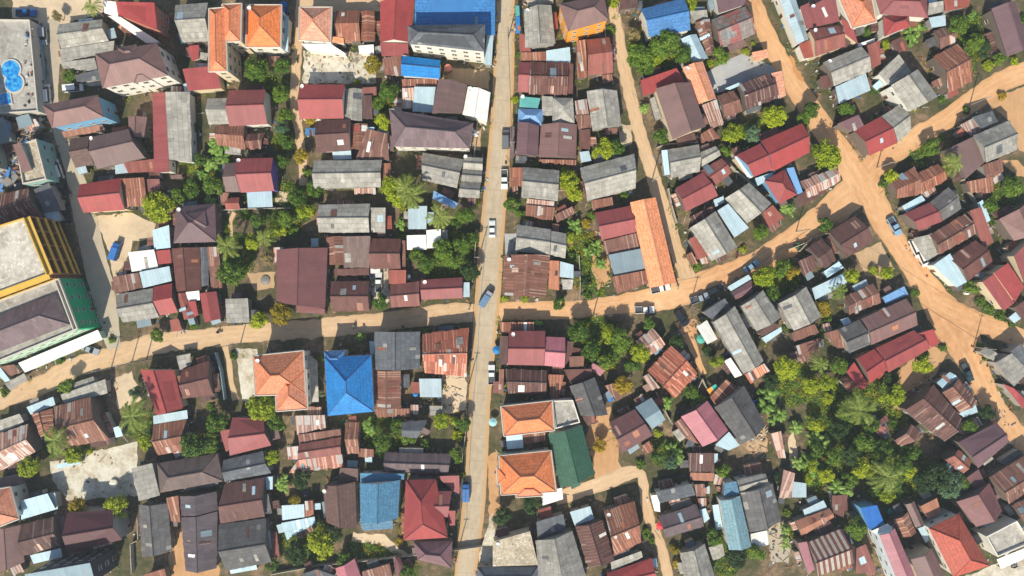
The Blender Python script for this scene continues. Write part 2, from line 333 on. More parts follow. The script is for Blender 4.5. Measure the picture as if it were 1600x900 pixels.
H('bright blue roof beside round tree','bluewall','s BLD 6 312 362 440 340 505 480 392 542','s W 6 400 548 528 488 578 524 470 580')
H('red and white striped house','wood','g RUS 4 -95 642 170 530 272 800 -10 900','s P 4 -180 632 -110 620 -35 850 -90 880')
H('','wood','s RR 3.5 276 672 350 640 450 870 285 880')
H('','block','s LB 3 -130 382 30 306 65 370 -112 430','g RO2 3.5 -190 472 80 372 116 440 -140 592')
H('','wood','s BR 3 92 266 215 260 190 440 96 400')
T(3,3)
H('bright rusty gable amid the trees','wood','g RR2 4 260 200 445 0 650 215 470 410','s RUW 3 220 242 262 216 350 320 290 350')
H('','wood','g RUW 3 165 -35 305 -130 400 -10 260 90')
H('maroon house beside blue umbrella','wood','g M 4 -40 600 160 496 300 700 60 842','s RU 2.6 212 782 270 742 305 820 240 855')
H('','block','g LBG 4 162 482 290 406 400 580 296 652')
H('','wood','s RU 3 -80 312 -5 290 70 396 20 430')
H('long grey gabled house beside white tarp','block','v G 5 775 -185 940 -310 1165 120 1010 220','s RO 3 1016 224 1165 138 1212 196 1060 290','s W 3 852 120 900 92 1000 230 942 252')
H('','block','s D 4 692 -260 860 -370 900 -312 760 -202')
H('middle of three grey gables','block','v G 5 992 -310 1160 -434 1300 -220 1112 -112')
H('','block','s BR 3 1116 -100 1240 -180 1300 -150 1150 -70','s LB 3 1150 -60 1300 -146 1312 -110 1182 -20')
H('rightmost of three grey gables','block','v G 5 1286 -330 1496 -460 1616 -230 1400 -115')
H('','white','c W 2.7 640 -145 720 -200 806 -50 726 -10')
H('','block','s LB 3 882 -460 1045 -554 1072 -522 910 -425','g MV 3 915 -418 1070 -514 1066 -410 945 -360')
H('','wood','s RU 3 1380 -100 1560 -170 1600 -100 1402 -30','s RU 3.2 1415 0 1600 -60 1590 30 1450 100')
H('','wood','s RU 3 742 400 870 262 960 330 792 470')
H('orange and teal canopy','wood','c OT 2.6 720 345 790 300 822 340 750 385')
H('pink gabled house beside grey house','wood','v P 4 520 556 725 430 890 662 690 790','s RU 3 462 602 516 562 660 770 560 724')
H('','block','s LB 3.5 782 772 890 670 980 780 892 820')
H('large grey house right of pink house','block','v GD 4.5 782 482 1012 312 1182 622 990 772')
H('','wood','s RUW 2.8 1212 682 1290 662 1340 880 1282 880')
T(3,1)
H('grey roofed house below lane wall','block','g G 4 412 270 660 228 666 440 440 490','s LB 3.6 362 280 408 275 434 465 392 466','g G 3.5 672 290 790 242 832 310 682 402')
H('','wood','s RU 3 672 150 760 96 826 180 682 210')
H('red house beside the lane','wood','g R 4.5 476 572 690 446 810 630 556 755','g RR 4 668 438 836 336 916 450 798 546')
H('grey gable below red house','block','v G 4.5 862 650 1052 526 1226 690 1036 846')
H('','wood','s RR 3 1152 762 1230 702 1322 800 1202 880')
H('','block','s LB 3 772 662 850 632 860 680 790 716','s RUD 3 592 792 760 712 790 750 620 850')
H('grey roof pair at lane junction','block','v G 4 590 880 790 750 960 1030 760 1140','s LB 4 796 748 880 695 1050 880 938 956','s RR 3 576 970 640 935 755 1090 650 1130')
H('long red gabled house near big tree','bluewall','g R 5 1142 202 1470 62 1526 290 1240 440','g R 5 950 312 1138 222 1234 424 1090 482','s LB 3 1096 494 1236 446 1246 482 1120 552')
H('red pyramid roof','bluewall','h R 4.5 1172 512 1330 422 1430 620 1290 692','s LBB 3.5 1334 420 1390 410 1472 600 1434 620')
H('','wood','s BR 3 1420 636 1490 590 1520 662 1450 726')
T(3,1)
H('long terracotta row roof beside the lane','cream','v TC 5 122 682 322 642 482 1306 276 1350')
T(0,1)
H('concrete block beyond the left edge','block','f RB 15 -940 -60 -330 -130 -230 360 -860 420')
T(0,1)
H('','wood','s B 3 1330 470 1420 462 1425 490 1335 500')
T(1,0)
H('','white','s LB 3 600 120 665 140 650 400 600 400')
T(1,3)
H('','pale','c PC 2.6 800 60 880 120 890 440 820 440')
T(3,1)
H('','cream','s W 2.8 930 330 990 310 1085 480 1050 500')
T(4,0)
H('','white','s W 2.6 300 345 430 300 436 322 306 366')
T(2,1)
H('','block','s LBB 3 190 590 380 690 350 730 180 650')
T(2,0)
H('','white','h D 9.6 -5 300 118 300 122 352 -5 345')
T(3,2)
H('','wood','s RU 3 560 190 600 170 650 250 610 270')
T(0,4)
H('','block','s LB 2.8 400 250 440 245 452 375 420 385')
H('','block','s LB 2.6 440 30 620 -10 625 25 445 62')
# ---- plants: kind x y radius (ground units) ----
PLANTS='''p 140 12 14;y 90 26 9;g 108 118 11;b 132 262 10;b 248 323 24;g 300 295 14;g 278 308 13;n 292 302 13;n 308 272 12;g 313 250 11;g 303 200 8;
g 245 524 11;g 303 506 9;g 175 532 6;g 94 563 6;g 105 603 14;g 8 612 8;e 213 613 12;p 210 652 27;p 84 690 22;b 115 710 15;b 138 702 9;b 226 690 13;g 258 645 9;g 303 692 23;b 45 729 17;
o 122 793 17;b 183 787 19;g 400 112 21;g 441 104 13;g 440 145 17;g 446 180 13;o 583 100 15;b 558 128 6;g 606 146 17;g 591 162 11;o 483 184 11;b 597 191 12;
e 441 200 13;g 446 222 13;g 441 252 12;n 345 240 20;n 330 256 15;g 335 288 18;n 325 314 13;o 471 246 13;g 480 270 8;g 492 295 14;g 466 307 17;b 480 330 15;g 446 342 17;b 430 357 15;g 402 345 13;g 382 334 10;b 617 300 27;p 638 297 22;n 625 346 11;
b 395 378 13;p 412 370 16;p 357 388 20;g 365 426 25;y 417 402 12;o 440 491 19;b 404 500 15;g 594 473 13;n 566 526 9;b 441 360 9;g 626 371 9;g 460 362 10;
g 365 556 8;b 410 636 25;g 430 660 15;n 575 670 15;g 600 690 17;g 622 664 13;g 342 660 19;g 330 696 17;b 425 715 12;e 536 660 8;b 553 656 5;b 578 698 5;g 514 622 7;g 640 682 13;g 501 560 7;g 332 637 11;
n 445 755 14;d 470 751 15;o 460 781 11;d 462 862 20;b 500 848 25;d 522 832 17;g 537 872 12;o 628 808 9;o 629 828 9;o 624 845 7;g 425 882 11;g 565 886 6;g 636 892 13;
b 805 156 7;g 810 85 6;g 955 46 8;b 958 4 9;p 645 306 21;p 684 338 20;g 728 338 17;b 742 317 8;g 714 348 10;g 800 320 13;g 813 334 9;b 815 252 7;g 838 256 7;b 945 232 19;b 888 282 17;b 897 302 13;b 882 268 9;b 822 345 5;n 902 356 15;o 917 350 10;g 925 336 8;
g 690 390 21;g 665 411 17;g 722 384 15;d 736 424 17;g 706 408 15;g 738 372 11;g 651 399 11;b 888 371 11;n 925 386 15;n 936 408 12;g 892 403 9;d 916 440 9;g 874 474 11;g 917 462 8;b 820 467 7;b 788 467 6;
g 904 520 20;g 925 546 17;b 951 521 18;g 666 520 8;n 841 503 6;b 690 657 12;b 711 657 9;g 723 663 13;b 715 680 10;g 713 711 13;g 664 694 10;o 937 697 11;g 927 562 9;g 945 566 13;g 958 600 8;
d 784 807 16;d 830 790 15;g 722 742 5;g 700 860 5;g 1000 86 22;g 1040 70 26;g 1065 86 18;g 1010 106 15;b 1020 91 14;y 990 56 12;b 1077 6 12;b 1108 99 8;g 1126 88 15;b 1176 69 5;b 1165 81 6;n 1009 169 9;g 1265 171 16;g 1206 182 12;b 1215 180 15;
g 1032 212 12;b 1145 210 20;g 1134 236 11;e 1175 212 15;b 1204 184 18;g 965 230 14;g 975 305 9;b 1210 311 8;n 1230 325 13;g 1256 186 13;g 1187 362 16;b 1160 389 7;g 1090 416 9;b 1195 430 20;g 1221 419 15;o 1236 426 13;g 1206 458 13;e 1249 384 8;
b 1000 552 16;g 970 530 24;g 1014 505 11;d 1056 536 13;g 1226 512 5;d 1107 549 10;b 1120 564 11;o 974 601 16;g 988 572 13;g 1081 614 13;b 1096 622 8;n 1041 631 11;d 1205 596 12;b 1229 575 22;n 1205 632 20;n 1217 652 16;b 1265 602 13;p 1283 566 16;b 1028 677 8;n 1052 706 17;g 1027 713 11;
b 1273 665 13;n 1249 666 14;g 1276 702 13;g 1311 573 15;b 1290 599 16;b 1398 616 20;p 1343 640 28;b 1293 622 9;g 1320 643 20;d 1311 667 19;g 1350 690 20;g 1376 702 18;b 1346 680 8;d 1330 712 17;n 1287 687 16;n 1411 706 11;g 1392 660 9;b 1440 571 16;g 1440 553 12;d 1543 645 13;g 1514 666 13;d 1393 592 11;g 1473 543 6;g 1300 712 14;o 1290 715 10;g 1360 662 14;
b 1350 733 20;n 1311 759 20;b 1290 742 13;g 1410 728 18;p 1385 742 24;b 1385 774 13;g 1367 766 12;d 1465 743 26;e 1482 756 22;g 1500 752 15;g 1335 826 19;b 1421 737 11;d 1442 752 17;b 1270 727 11;n 1250 727 13;b 1262 747 10;g 1330 750 13;g 1370 716 14;g 1427 708 12;
g 1352 51 10;b 1384 70 8;n 1430 56 18;g 1500 41 17;g 1521 66 18;d 1536 76 13;g 1561 91 11;b 1544 102 9;b 1585 95 8;o 1565 150 8;g 1364 140 8;g 1322 171 13;n 1520 25 7;g 1472 155 6;g 1510 172 7;g 1598 32 8;
b 1293 243 25;b 1393 277 13;g 1380 287 8;g 1454 231 13;p 1493 255 17;g 1470 216 7;g 1580 291 21;g 1546 321 14;g 1290 352 13;g 1549 345 9;b 1330 430 13;b 1364 423 9;b 1385 426 11;g 1430 457 8;p 1311 452 14;o 1286 482 13;g 1290 500 10;g 1516 449 12;g 1532 470 8;g 1545 480 8;g 1562 494 8;g 1580 504 8;g 1283 520 9;n 1290 478 10;
g 1000 725 8;g 1130 735 14;e 1048 724 12;g 1010 832 9;g 1018 844 7;g 1116 840 14;d 1150 871 20;g 1181 864 14;d 1215 745 9;n 1226 826 9;n 1280 731 18;g 1302 744 9;g 1230 800 7;n 1230 850 8;o 1055 858 10;o 1060 880 10;g 1530 540 6;g 1540 560 5;g 1565 600 5'''
PL=[]
for e in PLANTS.replace('\n','').split(';'):
    a=e.split(); PL.append((a[0],float(a[1]),float(a[2]),float(a[3])))
GREEN=[(360,400,38),(450,322,40),(335,262,26),(395,300,20),(640,318,22),(700,400,44),(1340,660,80),(1400,740,56),(1290,740,40),(930,540,48),(900,390,36),(925,430,30),(1110,640,30),(1020,80,40),(600,160,20),(420,140,30),(225,665,26),(600,680,36),(480,850,42),(445,220,20),(1130,862,40),(1240,600,36),(1215,430,34),(1520,60,38),(1560,300,28),(1560,485,30),(1040,705,26),(570,880,40),(1070,860,16),(1390,590,24),(300,260,16),(300,300,22),(1500,100,24),(1470,270,14),(1430,240,20),(1100,380,10),(1120,400,8),(1046,330,8),(1052,360,8),(1085,405,14),(80,700,18),(340,680,24),(420,860,16),(640,890,16),(1180,210,30),(150,620,10),(940,470,14),(355,350,14),(500,700,12),(1240,830,14),(1590,170,18),(530,200,0)]
# ---------------- geometry helpers ----------------
R=random.Random(7)
def W(px,py,z=0.0):
    k=S*(1-z/HCAM); return Vector(((px-800)*k,(450-py)*k,z))
def mk(name,verts,faces,mats,mi=None,uvs=None,parent=None,smooth=False):
    me=bpy.data.meshes.new(name); me.from_pydata([tuple(v) for v in verts],[],faces)
    for m in mats: me.materials.append(m)
    if mi: me.polygons.foreach_set('material_index',mi)
    if uvs is not None:
        l=me.uv_layers.new(name='UVMap'); fl=[c for uv in uvs for c in uv]; l.data.foreach_set('uv',fl)
    if smooth: me.polygons.foreach_set('use_smooth',[True]*len(faces))
    me.update()
    o=bpy.data.objects.new(name,me); COL.objects.link(o)
    if parent: o.parent=parent
    return o
def thing(name,loc,label,cat,group=None,rz=0):
    o=bpy.data.objects.new(name,None); o.empty_display_size=.3; COL.objects.link(o); o.location=loc; o.rotation_euler=(0,0,rz)
    o['label']=label; o['category']=cat
    if group: o['group']=group
    return o
def tag(o,label,cat,group=None):
    o['label']=label; o['category']=cat
    if group: o['group']=group
    return o
class MB:
    def __init__(s): s.v=[]; s.f=[]; s.m=[]; s.uv=[]
    def quad(s,pts,m=0,uv=None):
        n=len(s.v); s.v+= [Vector(p) for p in pts]; s.f.append(list(range(n,n+len(pts)))); s.m.append(m)
        s.uv+= uv if uv else [(0,0)]*len(pts)
    def box(s,c,sz,rz=0,m=0,M=None):
        hx,hy,hz=sz[0]/2,sz[1]/2,sz[2]/2
        rot=Matrix.Rotation(rz,3,'Z')
        P=[]
        for z in(-hz,hz):
            for x,y in((-hx,-hy),(hx,-hy),(hx,hy),(-hx,hy)):
                p=rot@Vector((x,y,z))+Vector(c)
                if M: p=M@p
                P.append(p)
        for q in((3,2,1,0),(4,5,6,7),(0,1,5,4),(1,2,6,5),(2,3,7,6),(3,0,4,7)): s.quad([P[i] for i in q],m)
    def tube(s,a,b,ra,rb,n=6,m=0,cap=True):
        a=Vector(a); b=Vector(b); ax=(b-a).normalized(); t=Vector((0,0,1)) if abs(ax.z)<.9 else Vector((1,0,0))
        u=ax.cross(t).normalized(); v=ax.cross(u)
        A=[a+(u*math.cos(6.28318*i/n)+v*math.sin(6.28318*i/n))*ra for i in range(n)]
        B=[b+(u*math.cos(6.28318*i/n)+v*math.sin(6.28318*i/n))*rb for i in range(n)]
        for i in range(n): j=(i+1)%n; s.quad([A[j],A[i],B[i],B[j]],m)
        if cap: s.quad(B[::-1],m); s.quad(A,m)
    def build(s,name,mats,parent=None,smooth=False):
        return mk(name,s.v,s.f,mats,s.m,s.uv,parent,smooth)
# ---------------- materials ----------------
def srgb(r,g,b):
    f=lambda c:(c/255/12.92 if c/255<=.04045 else ((c/255+.055)/1.055)**2.4)
    return (f(r),f(g),f(b),1)
def base(name):
    m=bpy.data.materials.new(name); m.use_nodes=True; nt=m.node_tree
    p=nt.nodes['Principled BSDF']; return m,nt,p
def N(nt,t,**k):
    n=nt.nodes.new(t)
    for a,b in k.items(): setattr(n,a,b)
    return n
def mathn(nt,op,a,b=None,c=None):
    n=N(nt,'ShaderNodeMath',operation=op)
    for i,x in enumerate((a,b,c)):
        if x is None: continue
        if isinstance(x,(int,float)): n.inputs[i].default_value=x
        else: nt.links.new(x,n.inputs[i])
    return n.outputs[0]
def mixc(nt,f,a,b,bt='MIX'):
    n=N(nt,'ShaderNodeMix',data_type='RGBA',blend_type=bt)
    for i,x in ((0,f),(6,a),(7,b)):
        if isinstance(x,(int,float)): n.inputs[i].default_value=x
        elif isinstance(x,tuple): n.inputs[i].default_value=x
        else: nt.links.new(x,n.inputs[i])
    return n.outputs[2]
def ramp(nt,f,stops,interp='LINEAR'):
    n=N(nt,'ShaderNodeValToRGB'); cr=n.color_ramp; cr.interpolation=interp
    while len(cr.elements)<len(stops): cr.elements.new(.5)
    for e,(p,c) in zip(cr.elements,stops): e.position=p; e.color=c
    nt.links.new(f,n.inputs[0]); return n.outputs[0]
def noisef(nt,vec,scale,detail=3,rough=.6,w=None):
    n=N(nt,'ShaderNodeTexNoise'); n.inputs['Scale'].default_value=scale; n.inputs['Detail'].default_value=detail; n.inputs['Roughness'].default_value=rough
    if vec is not None: nt.links.new(vec,n.inputs['Vector'])
    return n.outputs[0]
def grey(v): return (v,v,v,1)
def clampramp(nt,f,lo,hi): 
    n=N(nt,'ShaderNodeMapRange'); n.inputs[1].default_value=lo; n.inputs[2].default_value=hi; nt.links.new(f,n.inputs[0]); return n.outputs[0]
_rm={}
# name -> (kind, base colour, second colour)
RC={'R':('paint',(146,60,57)),'M':('paint',(116,70,68)),'MD':('paint',(84,42,46)),'B':('paint',(120,90,84)),'OR':('tile',(166,76,56)),'BR':('old',(98,62,54)),
'BT':('tile',(104,74,64)),'BG':('old',(112,92,84)),'MV':('paint',(112,82,86)),'MVD':('old',(88,78,82)),'MG':('old',(106,88,90)),'GD':('cement',(106,104,102)),
'G':('cement',(164,160,148)),'D':('cement',(98,102,106)),'GR':('patch',(140,130,122)),'RU':('rust',(126,78,58)),'RUD':('rust',(92,58,50)),'RUW':('rustw',(150,108,92)),
'RUS':('stripe',(122,70,60)),'RR':('paintr',(140,72,58)),'RR2':('rust',(150,84,62)),'RO':('rustw',(172,98,70)),'RO2':('paintr',(164,104,72)),'RB':('ruin',(176,164,140)),
'PC':('ruin',(186,180,166)),'W':('paint',(226,224,214)),'LB':('metal',(166,192,200)),'LBB':('metal',(92,146,196)),'LBG':('metal',(120,142,150)),'LBR':('rustb',(160,192,204)),
'BL':('tileb',(0,112,178)),'BLD':('paint',(0,90,164)),'SB':('tileb',(62,120,152)),'SBG':('tileb',(112,150,160)),'O':('tile',(212,116,56)),'TC':('tile',(226,142,94)),
'GN':('tile',(42,98,72)),'T':('paint',(64,168,160)),'P':('paint',(172,100,108)),'OT':('ot',(230,150,40))}
def roofmat(k):
    if k in _rm: return _rm[k]
    kind,c=RC[k]; m,nt,p=base('roof_'+k.lower()); C=srgb(*c)
    uv=N(nt,'ShaderNodeUVMap').outputs[0]; oi=N(nt,'ShaderNodeObjectInfo').outputs['Random']
    sep=N(nt,'ShaderNodeSeparateXYZ'); nt.links.new(uv,sep.inputs[0]); u,v=sep.outputs[0],sep.outputs[1]
    off=mathn(nt,'MULTIPLY',oi,197.0)
    geo=N(nt,'ShaderNodeNewGeometry').outputs['Position']
    def cell(su,sv,seed=0.):
        a=mathn(nt,'ADD',mathn(nt,'FLOOR',mathn(nt,'DIVIDE',u,su)),mathn(nt,'MULTIPLY',off,1.37))
        b=mathn(nt,'ADD',mathn(nt,'FLOOR',mathn(nt,'DIVIDE',v,sv)),seed)
        cx=N(nt,'ShaderNodeCombineXYZ'); nt.links.new(a,cx.inputs[0]); nt.links.new(b,cx.inputs[1]); nt.links.new(off,cx.inputs[2])
        wn=N(nt,'ShaderNodeTexWhiteNoise',noise_dimensions='3D'); nt.links.new(cx.outputs[0],wn.inputs['Vector']); return wn.outputs['Value']
    def line(x,per,wd):   # 1 on a seam
        fr=mathn(nt,'FRACT',mathn(nt,'DIVIDE',x,per)); return mathn(nt,'LESS_THAN',fr,wd)
    cu=N(nt,'ShaderNodeCombineXYZ'); nt.links.new(mathn(nt,'ADD',u,off),cu.inputs[0]); nt.links.new(mathn(nt,'MULTIPLY',v,.28),cu.inputs[1])
    streak=noisef(nt,cu.outputs[0],2.2,4,.7)
    blot=noisef(nt,geo,.35,5,.62)
    fine=noisef(nt,geo,3.0,3,.7)
    obj=mathn(nt,'ADD',mathn(nt,'MULTIPLY',oi,.36),.82)
    def mul(col,f): return mixc(nt,1.0,col,f,'MULTIPLY')
    def val(f,lo,hi): 
        n=N(nt,'ShaderNodeMapRange'); n.inputs[3].default_value=lo; n.inputs[4].default_value=hi; nt.links.new(f,n.inputs[0]); return n.outputs[0]
    def vmul(col,f,lo,hi):
        x=val(f,lo,hi); cc=N(nt,'ShaderNodeCombineColor'); [nt.links.new(x,cc.inputs[i]) for i in range(3)]; return mul(col,cc.outputs[0])
    rough=.75; wave=None
    if kind in('rust','rustw','rustb','stripe'):
        dk=tuple(x*.5 for x in C[:3])+(1,); lt=srgb(min(255,c[0]+62),min(255,c[1]+72),min(255,c[2]+66)); silver=srgb(186,186,180)
        if kind=='stripe':
            col=ramp(nt,mathn(nt,'FRACT',mathn(nt,'DIVIDE',u,1.5)),[(0,C),(.5,srgb(178,168,152))],'CONSTANT')
            col=vmul(col,streak,.55,1.25)
        else:
            a=cell(.78,2.6); col=ramp(nt,a,[(0,tuple(x*.68 for x in C[:3])+(1,)),(.35,C),(.9,tuple(min(1,x*1.25) for x in C[:3])+(1,)),(1,tuple(min(1,x*1.6) for x in C[:3])+(1,))])
            col=mixc(nt,mathn(nt,'MULTIPLY',clampramp(nt,blot,.4,.62),.6),col,C)
            b=cell(.26,5.0,3.); thr={'rust':.93,'rustw':.62,'rustb':.4}[kind]
            col=mixc(nt,mathn(nt,'MULTIPLY',mathn(nt,'GREATER_THAN',b,thr),.75),col,lt)
            lm=mathn(nt,'MULTIPLY',line(u,.8,.2),mathn(nt,'GREATER_THAN',cell(.8,3.4,21.),.38))
            col=mixc(nt,mathn(nt,'MULTIPLY',lm,mathn(nt,'ADD',mathn(nt,'MULTIPLY',oi,.34),.12)),col,lt)
            e=cell(.78,2.6,9.); col=mixc(nt,mathn(nt,'MULTIPLY',mathn(nt,'GREATER_THAN',e,{'rust':.98,'rustw':.82,'rustb':.35}[kind]),.8),col,silver if kind!='rustb' else C)
            col=vmul(col,streak,.6,1.35)
        col=vmul(col,fine,.8,1.15)
        col=vmul(col,mathn(nt,'SUBTRACT',1,line(v,2.6,.035)),.62,1.0)
        wave=.26
    elif kind in('paint','paintr','metal','old','ot'):
        col=C
        if kind=='ot': col=ramp(nt,mathn(nt,'FRACT',mathn(nt,'DIVIDE',u,3.0)),[(0,C),(.5,srgb(40,170,150))],'CONSTANT')
        a=cell(.82,60. if kind!='old' else 3.); amt={'paint':.07,'paintr':.16,'metal':.07,'old':.16,'ot':.05}[kind]
        col=vmul(col,a,1-amt,1+amt) 
        col=vmul(col,blot,.72 if kind!='metal' else .8,1.25)
        col=vmul(col,streak,.8 if kind!='old' else .66,1.2 if kind!='old' else 1.32)
        col=vmul(col,fine,.9,1.1)
        if kind in('paintr','old'):
            wear=clampramp(nt,streak,.6,.78); col=mixc(nt,mathn(nt,'MULTIPLY',wear,.5),col,srgb(min(255,c[0]+60),min(255,c[1]+60),min(255,c[2]+55)))
        if kind=='metal':
            rs=clampramp(nt,blot,.58,.72); col=mixc(nt,mathn(nt,'MULTIPLY',rs,.35),col,srgb(150,110,90))
        col=vmul(col,mathn(nt,'SUBTRACT',1,line(u,.82,.1)),.84,1.0)
        wave=.27; rough=.55 if kind in('paint','metal') else .7
    elif kind in('cement','patch'):
        a=cell(1.0,1.3); col=vmul(C,a,.86,1.12)
        st=clampramp(nt,blot,.42,.7); col=mixc(nt,mathn(nt,'MULTIPLY',st,.6),col,tuple(x*.42 for x in C[:3])+(1,))
        col=vmul(col,streak,.52,1.42); col=vmul(col,fine,.7,1.25)
        if kind=='patch':
            pt=cell(1.1,1.4,5.); col=mixc(nt,mathn(nt,'MULTIPLY',mathn(nt,'GREATER_THAN',mathn(nt,'ADD',pt,blot),1.12),.8),col,srgb(150,72,64))
        else:
            pt=cell(1.0,1.3,5.); col=mixc(nt,mathn(nt,'MULTIPLY',mathn(nt,'GREATER_THAN',pt,.975),.35),col,srgb(196,192,180))
        col=vmul(col,mathn(nt,'SUBTRACT',1,line(v,1.3,.09)),.66,1.0)
        col=vmul(col,mathn(nt,'SUBTRACT',1,line(u,1.0,.07)),.85,1.0)
        wave=.25; rough=.9
    elif kind in('tile','tileb'):
        a=cell(.33,.42); b=cell(.9,.42,4.)
        col=vmul(C,a,.82,1.16); col=vmul(col,b,.93,1.08); col=vmul(col,blot,.75,1.22); col=vmul(col,streak,.82,1.18)
        col=vmul(col,mathn(nt,'SUBTRACT',1,line(v,.84,.22)),.8,1.0)
        wave=.33; rough=.65
    else: # ruin / flat concrete
        col=vmul(C,fine,.8,1.1); st=clampramp(nt,blot,.4,.68)
        col=mixc(nt,mathn(nt,'MULTIPLY',st,.6),col,srgb(108,98,84))
        b2=noisef(nt,geo,1.1,5,.7); col=mixc(nt,mathn(nt,'MULTIPLY',clampramp(nt,b2,.52,.66),.6),col,srgb(222,216,204)); rough=.95
        if kind=='ruin' and k=='RB':
            b3=noisef(nt,geo,2.4,6,.8); col=mixc(nt,mathn(nt,'MULTIPLY',clampramp(nt,b3,.5,.6),.7),col,srgb(92,76,60))
    hs=N(nt,'ShaderNodeHueSaturation'); nt.links.new(obj,hs.inputs['Value']); nt.links.new(col,hs.inputs['Color']) if not isinstance(col,tuple) else None
    hs.inputs['Hue'].default_value=.5
    nt.links.new(val(oi,.8,1.0),hs.inputs['Saturation'])
    nt.links.new(hs.outputs[0],p.inputs['Base Color']); p.inputs['Roughness'].default_value=rough
    p.inputs['Specular IOR Level'].default_value=.35
    if wave:
        sn=mathn(nt,'SINE',mathn(nt,'MULTIPLY',u,6.28318/wave))
        bmp=N(nt,'ShaderNodeBump'); bmp.inputs['Strength'].default_value=.35; bmp.inputs['Distance'].default_value=.03
        nt.links.new(mathn(nt,'ADD',sn,mathn(nt,'MULTIPLY',fine,2.0)),bmp.inputs['Height']); nt.links.new(bmp.outputs[0],p.inputs['Normal'])
    _rm[k]=m; return m
_pm={}
def plain(name,rgb,rough=.7,var=.18,scale=.8,metal=0,spec=.5):
    if name in _pm: return _pm[name]
    m,nt,p=base(name); C=srgb(*rgb)
    geo=N(nt,'ShaderNodeNewGeometry').outputs['Position']
    a=noisef(nt,geo,scale,5,.65)
    n=N(nt,'ShaderNodeMapRange'); n.inputs[3].default_value=1-var*1.6; n.inputs[4].default_value=1+var*1.6; nt.links.new(a,n.inputs[0])
    cc=N(nt,'ShaderNodeCombineColor'); [nt.links.new(n.outputs[0],cc.inputs[i]) for i in range(3)]
    nt.links.new(mixc(nt,1.,C,cc.outputs[0],'MULTIPLY'),p.inputs['Base Color']); p.inputs['Roughness'].default_value=rough; p.inputs['Metallic'].default_value=metal
    p.inputs['Specular IOR Level'].default_value=spec
    _pm[name]=m; return m
WALLC={'towerwall':(132,92,60),'white':(214,210,196),'cream':(206,188,156),'pale':(190,184,170),'block':(150,146,136),'wood':(112,100,88),'pink':(178,118,98),'teal':(138,176,166),
'yellow':(200,164,70),'yellow2':(222,150,50),'greenwall':(14,160,112),'mint':(176,206,180),'charcoal':(52,58,62),'bluewall':(110,160,190),'whiteblue':(206,214,214),'purple':(120,96,170)}
def wallmat(k): return plain('wall_'+k,WALLC[k],.85,.14,.5)
glass=plain('window_glass',(40,48,54),.15,.1); framem=plain('window_frame_paint',(188,182,168),.6); doorm=plain('door_wood',(96,66,46),.7)
shutterm=plain('window_shutter',(120,150,160),.6)
# ---------------- roofs and houses ----------------
RJ=random.Random(3)
def lerp(a,b,t): return a+(b-a)*t
def roof_faces(typ,c,z,rise):
    """c: four eave corners (clockwise seen in the picture), returns list of (pts,udir)"""
    c=[Vector((p.x,p.y,z)) for p in c]; up=Vector((0,0,rise))
    if typ=='v': c=c[1:]+c[:1]; typ='g'
    if typ=='h':
        a=((c[1]-c[0]).length+(c[2]-c[3]).length)/2; b=((c[3]-c[0]).length+(c[2]-c[1]).length)/2
        if b>a: c=c[1:]+c[:1]; a,b=b,a
        m0=(c[0]+c[3])/2; m1=(c[1]+c[2])/2; t=min(.47,.5*b/a)
        r0=lerp(m0,m1,t)+up; r1=lerp(m0,m1,1-t)+up
        return [([c[0],c[1],r1,r0],c[1]-c[0]),([c[2],c[3],r0,r1],c[2]-c[3]),([c[3],c[0],r0],c[0]-c[3]),([c[1],c[2],r1],c[2]-c[1])],(r0,r1),[]
    if typ=='g':
        r0=(c[0]+c[3])/2+up; r1=(c[1]+c[2])/2+up
        return [([c[0],c[1],r1,r0],c[1]-c[0]),([c[2],c[3],r0,r1],c[2]-c[3])],(r0,r1),[(c[0],c[3],r0),(c[1],c[2],r1)]
    if typ in 'stlrc':
        q=list(c)
        idx={'s':(0,1),'t':(2,3),'l':(0,3),'r':(1,2),'c':(0,1)}[typ]
        k=rise if typ!='c' else rise*.4
        for i in idx: q[i]=q[i]+Vector((0,0,k))
        ud=(q[1]-q[0]) if typ in 'stc' else (q[3]-q[0])
        return [(q,ud)],None,[]
